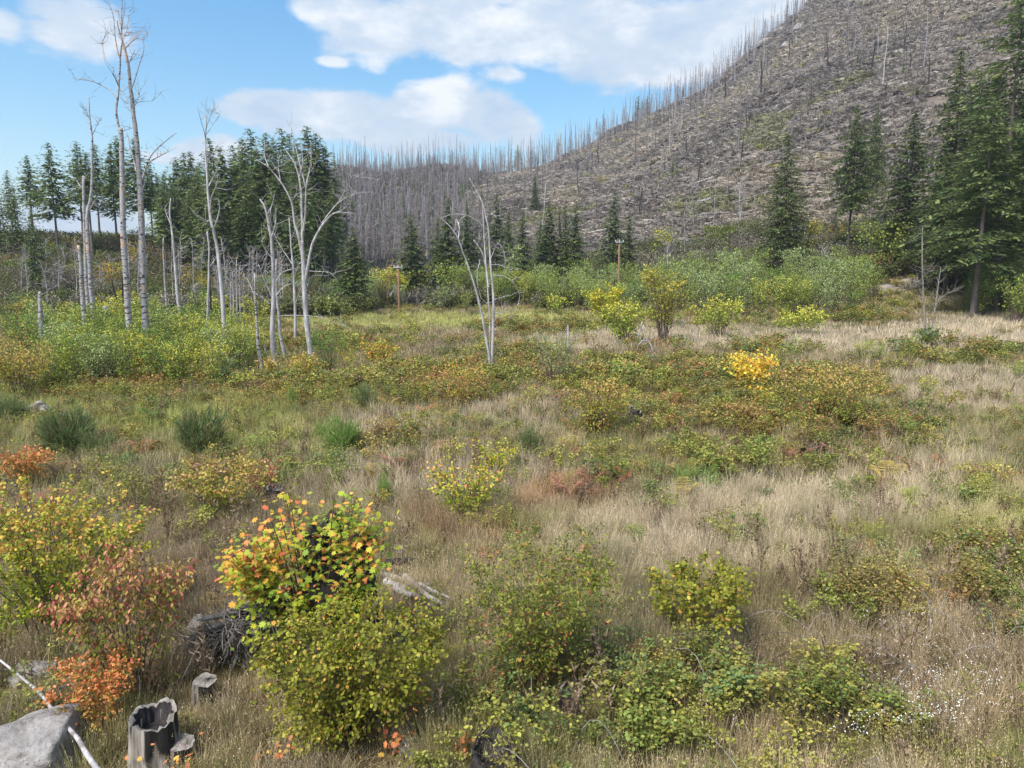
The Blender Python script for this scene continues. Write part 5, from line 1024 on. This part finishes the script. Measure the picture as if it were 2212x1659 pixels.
# ------------------------------------------------------------------ stones, stumps, logs, branches
def rock(label, px, py, wpx, hpx, seed, depth=.8, z=0):
    g, mp = sized(px, py); w = wpx*mp/2; o = bpy.data.objects.new('rock', rock_mesh(seed, w, w*depth, hpx*mp*.9)); C.objects.link(o); o.location = (g[0], g[1], g[2]+z); o.rotation_euler = (0, 0, seed); OBST.append((g[0], g[1], w*.85)); return tagged(o, label, 'rock')
def stump(name, label, px, py, wpx, hpx, seed, side='grey', top='grey', hollow=.0, tilt=0.0, taper=.85, jag=.16):
    r = np.random.default_rng(seed); g, mp = sized(px, py); R = wpx*mp/2; H = hpx*mp*.95; n = 40; lv = 9
    a = np.linspace(0, 2*PI, n, endpoint=False); ridge = 1+.07*np.sin(a*3+r.random()*6)+.06*np.sin(a*7+r.random()*6)+.04*np.sin(a*13+r.random()*6)+.05*r.normal(size=n)
    tops = 1+jag*(fbm(a*1.5, a*0+seed, seed)*2)+(.0 if jag < .1 else .022)*r.normal(size=n)+tilt*np.cos(a-1.9)
    m = MB(); rows = []
    for k in range(lv):
        t = k/(lv-1); rad = R*(taper+(1-taper)*(1-t)+.35*max(0, .22-t)*2)*(1+(ridge-1)*(1.2-.85*t)); zz = -.1+(H*tops+.1)*t
        rows.append(np.stack([np.cos(a)*rad, np.sin(a)*rad, zz*np.ones(n)], -1))
    V = np.array(rows); i = np.arange(lv-1)[:, None]*n; j = np.arange(n)[None]; jj = (j+1) % n
    m.add(V.reshape(-1, 3), np.stack([i+j, i+jj, i+n+jj, i+n+j], -1).reshape(-1, 4)); root = thing(name, g, label, 'stump')
    part('bark', m.mesh('stump_side', MAT[side]), root)
    m = MB(); rim = V[-1]+np.array([0, 0, .001]); ctr = rim.mean(0); k_in = .82 if hollow else .5
    inner = ctr+(rim-ctr)*(k_in+.07*r.normal(size=(n, 1))); inner[:, 2] -= 0.0 if not hollow else .02*H; bot = ctr+(rim-ctr)*(k_in*.95); bot[:, 2] = ctr[2]-(hollow*H if hollow else -.005)
    W = np.concatenate([rim, inner, bot]); i0 = np.arange(n); i1 = (i0+1) % n
    m.add(W, np.concatenate([np.stack([i0, i1, n+i1, n+i0], -1), np.stack([n+i0, n+i1, 2*n+i1, 2*n+i0], -1)])); m.f.append(np.array([[2*n+q for q in range(n)]]))
    part('cut_face', m.mesh('stump_top', MAT[top]), root)
    if hollow:
        m = MB(); cc_ = bot.mean(0); r2 = cc_+(inner-cc_)*1.0; r2[:, 2] -= .004; fl = cc_+(inner-cc_)*.9; fl[:, 2] = ctr[2]-hollow*H+.004
        r3 = ctr+(inner-ctr)*.985; r3[:, 2] += .003
        m.add(np.concatenate([r3, fl]), np.stack([i0, i1, n+i1, n+i0], -1)); m.f.append(np.array([[n+q for q in range(n)]])); part('hollow', m.mesh('stump_hollow', MAT['burnt']), root); OBST.append((g[0], g[1], R*.95)); return root
def polytube(name, label, cat, pl, r0, r1, material, lift=.05, heights=None, group=None, sides=8, wob=.15, side_branches=()):
    pts = []
    for i, (x, y) in enumerate(pl):
        g = G(x, y); hgt = heights[i] if heights else lift
        # keep the picture position while lifted
        d = ray(x, y); Y = (CAMH-g[2]-hgt)/(-d[2]); pts.append(np.array([d[0]*Y, Y, g[2]+hgt]))
    pts = np.array(pts); n = len(pts); t = np.linspace(0, n-1, n*4); q = np.stack([np.interp(t, range(n), pts[:, k]) for k in range(3)], -1)
    q[1:-1] = (q[:-2]+2*q[1:-1]+q[2:])/4
    root = thing(name, q[0], label, cat, group); m = MB(); m.tube(q-q[0], np.linspace(r0, r1, len(q)), sides, wob=wob, seed=int(pl[0][0])); part('stem', m.mesh('stem', MAT[material], True), root)
    for sb in side_branches:
        sp = np.array([[*(P(x, y, Y_)-q[0])] for (x, y), Y_ in zip(sb, [float(G(*sb[0])[1])]*len(sb))]); m = MB(); m.tube(sp, np.linspace(r1*.8, r1*.25, len(sp)), 5); part('branch', m.mesh('side', MAT[material], True), root)
    return root
def build_details():
    rock('big cracked grey boulder at the lower left corner', 65, 1650, 270, 120, 3, .8)
    rock('tan flat-sided rock above the fallen white branch', 75, 1462, 100, 40, 4)
    rock('pale pointed rock behind the dogwood bush', 322, 1272, 40, 24, 5)
    rock('small bluish rock right of the pale pointed one', 378, 1292, 30, 14, 6)
    rock('pale rounded rock left of the upturned roots', 430, 1354, 52, 24, 7)
    rock('small dark rock at the left edge under the yellow bush', 40, 1402, 24, 12, 8)
    rock('grey rock half hidden right of the big hazel bush', 815, 1530, 40, 20, 9)
    rock('grey rock in dry grass below the hazel bush', 800, 1580, 50, 24, 10)
    rock('whitish lichen-covered rock near the burnt stump hollow', 885, 1615, 66, 26, 11)
    rock('white weathered chunk above the black log', 868, 1190, 44, 18, 12, .6)
    stump('hollow_stump', 'hollow grey stump with charred side at the lower left', 340, 1655, 108, 128, 1, 'stripe', 'grey', .3, .05, jag=.1)
    stump('cut_stump', 'small charred stump right in front of the hollow one', 396, 1660, 60, 66, 2, 'stripe', 'grey', 0, .08, jag=.08)
    stump('cut_stump', 'round sawn stump below the upturned roots', 446, 1522, 56, 60, 3, 'stripe', 'grey', 0, .05, jag=.08)
    stump('cut_stump', 'grey sawn stump beside the small red bush', 595, 1072, 42, 22, 4, 'burnt', 'grey', .1, .1)
    stump('cut_stump', 'dark-sided sawn stump buried in brambles below the open bush', 1236, 1530, 60, 52, 5, 'burnt', 'grey', .1, .05)
    stump('burnt_stump', 'black splintered stump at the lower edge centre', 1065, 1672, 110, 66, 6, 'burnt', 'burnt', .5, .1, jag=.4)
    stump('cut_stump', 'pale grey stump cut off by the lower edge among white flowers', 1900, 1680, 62, 30, 7, 'grey', 'grey', 0, .05)
    stump('burnt_stump', 'black burnt stump beside the golden-brown bush', 1370, 925, 34, 42, 8, 'burnt', 'grey', .3, .1)
    stump('burnt_stump', 'huge charred stump hidden behind the orange maple leaves', 742, 1440, 170, 300, 9, 'burnt', 'burnt', .4, .05, taper=.8, jag=.2)
    polytube('burnt_log', 'black burnt log lying in the bramble bank', 'log', [(1738, 978), (1762, 970), (1788, 962)], .16, .13, 'burnt', .35)
    polytube('burnt_log', 'black charred log tip in the dry grass below the white chunk', 'log', [(828, 1218), (858, 1212), (895, 1210)], .075, .055, 'burnt', .30)
    polytube('bleached_log', 'grey weathered curved log at the left in front of the thicket', 'log', [(52, 890), (62, 882), (78, 880), (100, 890)], .14, .12, 'grey', .35)
    polytube('bleached_log', 'short thick grey log leaning on the curved weathered one', 'log', [(84, 876), (92, 880), (100, 890)], .2, .18, 'grey', .5)
    polytube('fallen_branch', 'long white bare branch fallen across the lower left corner', 'branch', [(0, 1426), (40, 1458), (90, 1500), (118, 1540), (145, 1570), (165, 1590), (185, 1625), (205, 1655), (225, 1680)], .014, .030, 'snagw', .45,
             side_branches=([(72, 1474), (60, 1490), (20, 1520)], [(78, 1484), (48, 1500), (60, 1516)], [(137, 1556), (118, 1560), (110, 1570)]))
    polytube('fallen_branch', 'dark dead branch lying behind the white one', 'branch', [(60, 1516), (100, 1494), (150, 1480), (180, 1476)], .03, .015, 'grey', .3)
    for i, (pl, a, b) in enumerate([([(822, 1242), (850, 1246), (880, 1258), (905, 1262), (935, 1262)], .05, .02), ([(875, 1244), (896, 1262), (920, 1285), (945, 1300), (975, 1308)], .045, .02), ([(850, 1262), (884, 1274), (915, 1300), (950, 1318)], .05, .02), ([(905, 1262), (930, 1275), (950, 1282), (972, 1292)], .035, .014), ([(860, 1240), (885, 1230), (905, 1232)], .03, .012), ([(835, 1256), (870, 1280), (890, 1286)], .06, .03)]):
        polytube('driftwood_root', 'bleached twisted root in the grass right of the charred stump', 'root', pl, a*1.3, b*1.3, 'snagw' if i % 2 else 'grey', .22, group='bleached roots by the charred stump')
    # upturned root plate
    g, mp = sized(500, 1440); OBST.append((g[0]-.1, g[1], .3)); root = thing('upturned_root', g, 'tangled grey upturned roots left of the huge charred stump', 'root'); q = np.random.default_rng(4)
    big = [[(600, 1290), (560, 1310), (520, 1335), (470, 1360), (420, 1385)], [(600, 1320), (555, 1330), (520, 1350), (500, 1380), (480, 1420)], [(590, 1340), (550, 1352), (530, 1375), (515, 1410), (500, 1450)], [(600, 1300), (550, 1300), (500, 1325), (455, 1335), (425, 1340)], [(570, 1345), (540, 1370), (530, 1400), (535, 1440)], [(580, 1280), (560, 1295), (530, 1312), (490, 1318)], [(560, 1330), (520, 1345), (470, 1352), (410, 1372)], [(600, 1360), (560, 1370), (545, 1400), (520, 1450)]]
    Y0 = g[1]
    for i, pl in enumerate(big):
        p = np.array([P(x, y, Y0+.25-k*.12+q.normal()*.05) for k, (x, y) in enumerate(pl)])-g; t = np.linspace(0, len(p)-1, 16); p = np.stack([np.interp(t, range(len(p)), p[:, k]) for k in range(3)], -1); p[1:-1] = (p[:-2]+2*p[1:-1]+p[2:])/4
        m = MB(); m.tube(p, np.linspace(.085, .016, 16), 7, wob=.4, seed=i); part('thick_root', m.mesh('thick_root', MAT['root' if i else 'burnt'], True), root)
    m = MB()
    for i in range(420):
        x, y = q.uniform(415, 590), 0; t0 = (x-430)/160; y = 1375-90*t0+q.uniform(0, 60); d = unit(np.array([q.uniform(-1.4, .6), q.normal()*.6, q.uniform(-1, .6)])); p = P(x, y, Y0+q.normal()*.15)-g; pp = [p]
        for k in range(5): d = unit(d+q.normal(size=3)*.5+np.array([0, 0, -.1])); pp.append(pp[-1]+d*.1)
        m.tube(np.array(pp), np.linspace(.012, .003, 6), 3, cap=False)
    part('fine_roots', m.mesh('fine_roots', MAT['root']), root)['kind'] = 'stuff'
    # charred limb joining root plate and stump
    # tree tubes
    for (x, y, h, lab) in [(109, 1092, 20, 'left one of the two pale plastic tree tubes'), (169, 1080, 26, 'right one of the two pale plastic tree tubes, slimmer')]:
        g, mp = sized(x, y); m = MB(); H = h*mp; a = .05 if 'left' in lab else .035
        th = np.linspace(0, 2*PI, 13)[:-1]; ring = lambda rr, z: np.stack([np.cos(th)*rr, np.sin(th)*rr, np.full(12, z)], -1)
        V = np.concatenate([ring(a, 0), ring(a, H), ring(a*.85, H), ring(a*.85, H*.5)]); i = np.arange(3)[:, None]*12; j = np.arange(12)[None]; jj = (j+1) % 12
        m.add(V, np.stack([i+j, i+jj, i+12+jj, i+12+j], -1).reshape(-1, 4)); root = thing('tree_tube', g, lab, 'tree guard', 'plastic tree guards'); part('tube', m.mesh('tube', MAT['plastic']), root)
        m = MB(); m.tube(np.array([[a*1.3, 0, -.1], [a*1.3, 0, H*1.12]]), .012, 5); part('stake', m.mesh('stake', MAT['grey']), root)
    # poles
    tops = []
    for (x, t, b, Y, lab) in [(860, 572, 668, 100, 'left utility pole with a white crossarm among yellow saplings'), (1338, 518, 640, 105, 'right utility pole rising from the grey-green thicket')]:
        top = P(x, t, Y); gz = float(ground(top[0], Y)); g = np.array([top[0], Y, gz]); H = top[2]-gz; root = thing('utility_pole', g, lab, 'utility pole')
        m = MB(); m.tube(np.array([[0, 0, -.3], [0, 0, H]]), [.17, .12], 10); part('post', m.mesh('post', MAT['pole'], True), root)
        m = MB(); m.add(np.array([[sx*.62, sy*.05, H-.35+sz*.05] for sx in (-1, 1) for sy in (-1, 1) for sz in (-1, 1)])+np.array([0, -.16, 0]), [[0, 1, 3, 2], [4, 6, 7, 5], [0, 4, 5, 1], [2, 3, 7, 6], [0, 2, 6, 4], [1, 5, 7, 3]]); part('crossarm', m.mesh('crossarm', MAT['metal']), root)
        for sx in (-.55, 0, .55):
            m = MB(); m.tube(np.array([[sx, -.16, H-.28], [sx, -.16, H-.2], [sx, -.16, H-.12], [sx, -.16, H-.02]]), [.04, .08, .05, .03], 8); part('insulator', m.mesh('insulator', MAT['metal'], True), root)
        tops.append(g+np.array([0, -.16, H-.02]))
    a, b = tops; t = np.linspace(0, 1, 24)[:, None]
    for k in (-.55, .55):
        p = (a+(b-a)*t)+np.array([k, 0, 0]); p[:, 2] -= 4*1.3*(t[:, 0]*(1-t[:, 0])); m = MB(); m.tube(p-p[0], .016, 4); o = part('power_line', m.mesh('power_line', MAT['cable'])); o.location = p[0]
        tagged(o, 'thin cable sagging between the two utility poles', 'cable', 'cables between the poles')
    # maple with leaves of its own
    g, mp = sized(690, 1430); Y0 = g[1]; root = thing('bigleaf_maple', g, 'maple with large orange and yellow-green leaves over the charred stump', 'maple'); q = np.random.default_rng(12)
    Pm = []; m = MB()
    H = 2.0
    for i in range(80):
        tx = q.uniform(485, 828); t0 = np.interp(tx, [485, 540, 575, 640, 740, 800, 828], [1215, 1165, 1085, 1060, 1055, 1085, 1120]); ty = t0+(1330-t0)*q.random()**1.3*(.25 if tx < 545 else 1); e = P(tx, ty, Y0+q.normal()*.35-.55)-g; b = np.array([(tx-690)*mp*.25, 0, .3+.3*q.random()]); mdl = (b+e)/2+np.array([0, 0, .15]); t = np.linspace(0, 1, 7)[:, None]
        p = (1-t)**2*b+2*t*(1-t)*mdl+t*t*e; m.tube(p, np.linspace(.016, .005, 7), 5, cap=False); Pm.append(p)
    part('branches', m.mesh('maple_branches', MAT['twig']), root)
    cols = {}
    defs = [c(160, 176, 58), c(186, 184, 62), c(128, 154, 60), c(232, 178, 76), c(226, 146, 82), c(210, 118, 80), c(206, 188, 68)]
    lm = []
    for k in defs:
        mm = MB(); mm.leaves(np.zeros((1, 3)), np.array([[1., 0, 0]]), np.array([[0, 0, 1.]]), [1.0], 'maple', np.array([k])); lm.append(mm.mesh('maple_leaf', MAT['leaf']))
    rest = MB(); n = 3000
    for i in range(n):
        p = Pm[q.integers(0, len(Pm))]; u = q.uniform(.4, 1)**.6; pos = np.array([np.interp(u, np.linspace(0, 1, 7), p[:, k]) for k in range(3)])+q.normal(size=3)*np.array([.10, .12, .09])
        if i > 2700: pos = np.array([q.uniform(-.8, .75), -.62+q.normal()*.2, q.uniform(.6, 1.75)])
        hfrac = pos[2]/H; xl = pos[0]
        pr = np.clip((hfrac-.56)*2.2, 0, .85)*(.8 if xl < 0 else .35)*(.4+1.2*float(vnoise(pos[0]*4, pos[2]*4, 5)))
        k = q.choice([3, 4, 5, 6], p=[.36, .3, .12, .22]) if q.random() < pr else q.choice([0, 1, 2, 3], p=[.48, .24, .24, .04])
        s = q.uniform(.045, .105)
        yaw = q.uniform(0, 2*PI); tilt = q.uniform(-.2, .9)
        if i < 290:
            o = bpy.data.objects.new('leaf', lm[k]); C.objects.link(o); o.parent = root; o.location = pos; o.scale = (s, s, s); o.rotation_euler = (q.normal()*.4+.3, tilt, yaw)
        else:
            d = np.array([math.cos(yaw)*math.cos(tilt), math.sin(yaw)*math.cos(tilt), -math.sin(tilt)]); nn = unit(np.array([q.normal()*.35, q.normal()*.35-.35, 1.])); col = np.array([defs[k]]); col[:, :3] *= q.uniform(.75, 1.15)
            rest.leaves(pos[None], d[None], nn[None], [s], 'maple', col)
    o = part('leaf_mass', rest.mesh('maple_leaves', MAT['leaf']), root); o['kind'] = 'stuff'
    for i, (x, y, w, h, lab) in enumerate([(395, 1668, 70, 50, 'orange maple sprig before the small charred stump'), (330, 1672, 50, 60, 'yellow-orange maple sprig at the foot of the hollow stump'), (590, 1668, 80, 40, 'low orange maple sprig under the big hazel bush'), (885, 1590, 36, 90, 'tall thin orange maple sprig right of the grey rocks'), (860, 1630, 70, 50, 'scattered rust-coloured sprig near the lichen-covered rock'), (1000, 1640, 40, 40, 'small rust-coloured sprig left of the black splintered stump')]):
        shrub_at('maple_sprig', 'sapling', lab, x, y, w, h, 'sprig', 26, 13, 'maple', stems=5, nsub=3, thick=.5)
    m = MB(); q = np.random.default_rng(21); pp_ = []
    for i in range(85):
        x = q.uniform(1000, 2150); y = q.uniform(1330, 1660)
        if i > 60: x = q.uniform(0, 700); y = q.uniform(1150, 1600)
        g = G(x, y); a = q.uniform(0, 6.28); L = q.uniform(.5, 1.5); t = np.linspace(0, 1, 8); hgt = q.uniform(.25, .7)
        p = np.stack([g[0]+np.cos(a+t*.5)*L*t, g[1]+np.sin(a+t*.5)*L*t, g[2]+hgt*np.sin(t*PI*.9)+.05], -1); m.tube(p, np.linspace(.007, .004, 8), 4, cap=False)
    o = bpy.data.objects.new('dry_canes', m.mesh('dry_canes', MAT['grey'])); C.objects.link(o); o['kind'] = 'stuff'; o['label'] = 'arching dead bramble canes over the dry grass'
    # ivy at the foot of the twin snag
    shrub_at('ivy_clump', 'ivy', 'dark ivy clump round the foot of the twin snags', 2003, 750, 44, 42, 'broom', 500, 6, 'quad')
build_details()
build_meadow()

def build_haze():
    m = MB(); x0, x1, y0, y1, z0, z1 = -12500, 12500, -300, 6100, -30, 520
    m.add([(x, y, z) for x in (x0, x1) for y in (y0, y1) for z in (z0, z1)], [[0, 1, 3, 2], [4, 6, 7, 5], [0, 4, 5, 1], [2, 3, 7, 6], [0, 2, 6, 4], [1, 5, 7, 3]])
    hz = bpy.data.materials.new('haze_air'); hz.use_nodes = True; nt = hz.node_tree; nt.nodes.clear(); out = nt.nodes.new('ShaderNodeOutputMaterial')
    v = nt.nodes.new('ShaderNodeVolumePrincipled'); v.inputs['Color'].default_value = (.78, .87, 1, 1); v.inputs['Density'].default_value = .00018; v.inputs['Anisotropy'].default_value = .1
    nt.links.new(v.outputs[0], out.inputs['Volume'])
    o = bpy.data.objects.new('haze', m.mesh('haze', hz)); C.objects.link(o); o['kind'] = 'stuff'; o['label'] = 'thin blue air over the valley'
build_haze()

#print('ZMAX', max(float(v.co.z) for v in bpy.data.objects['ground'].data.vertices))
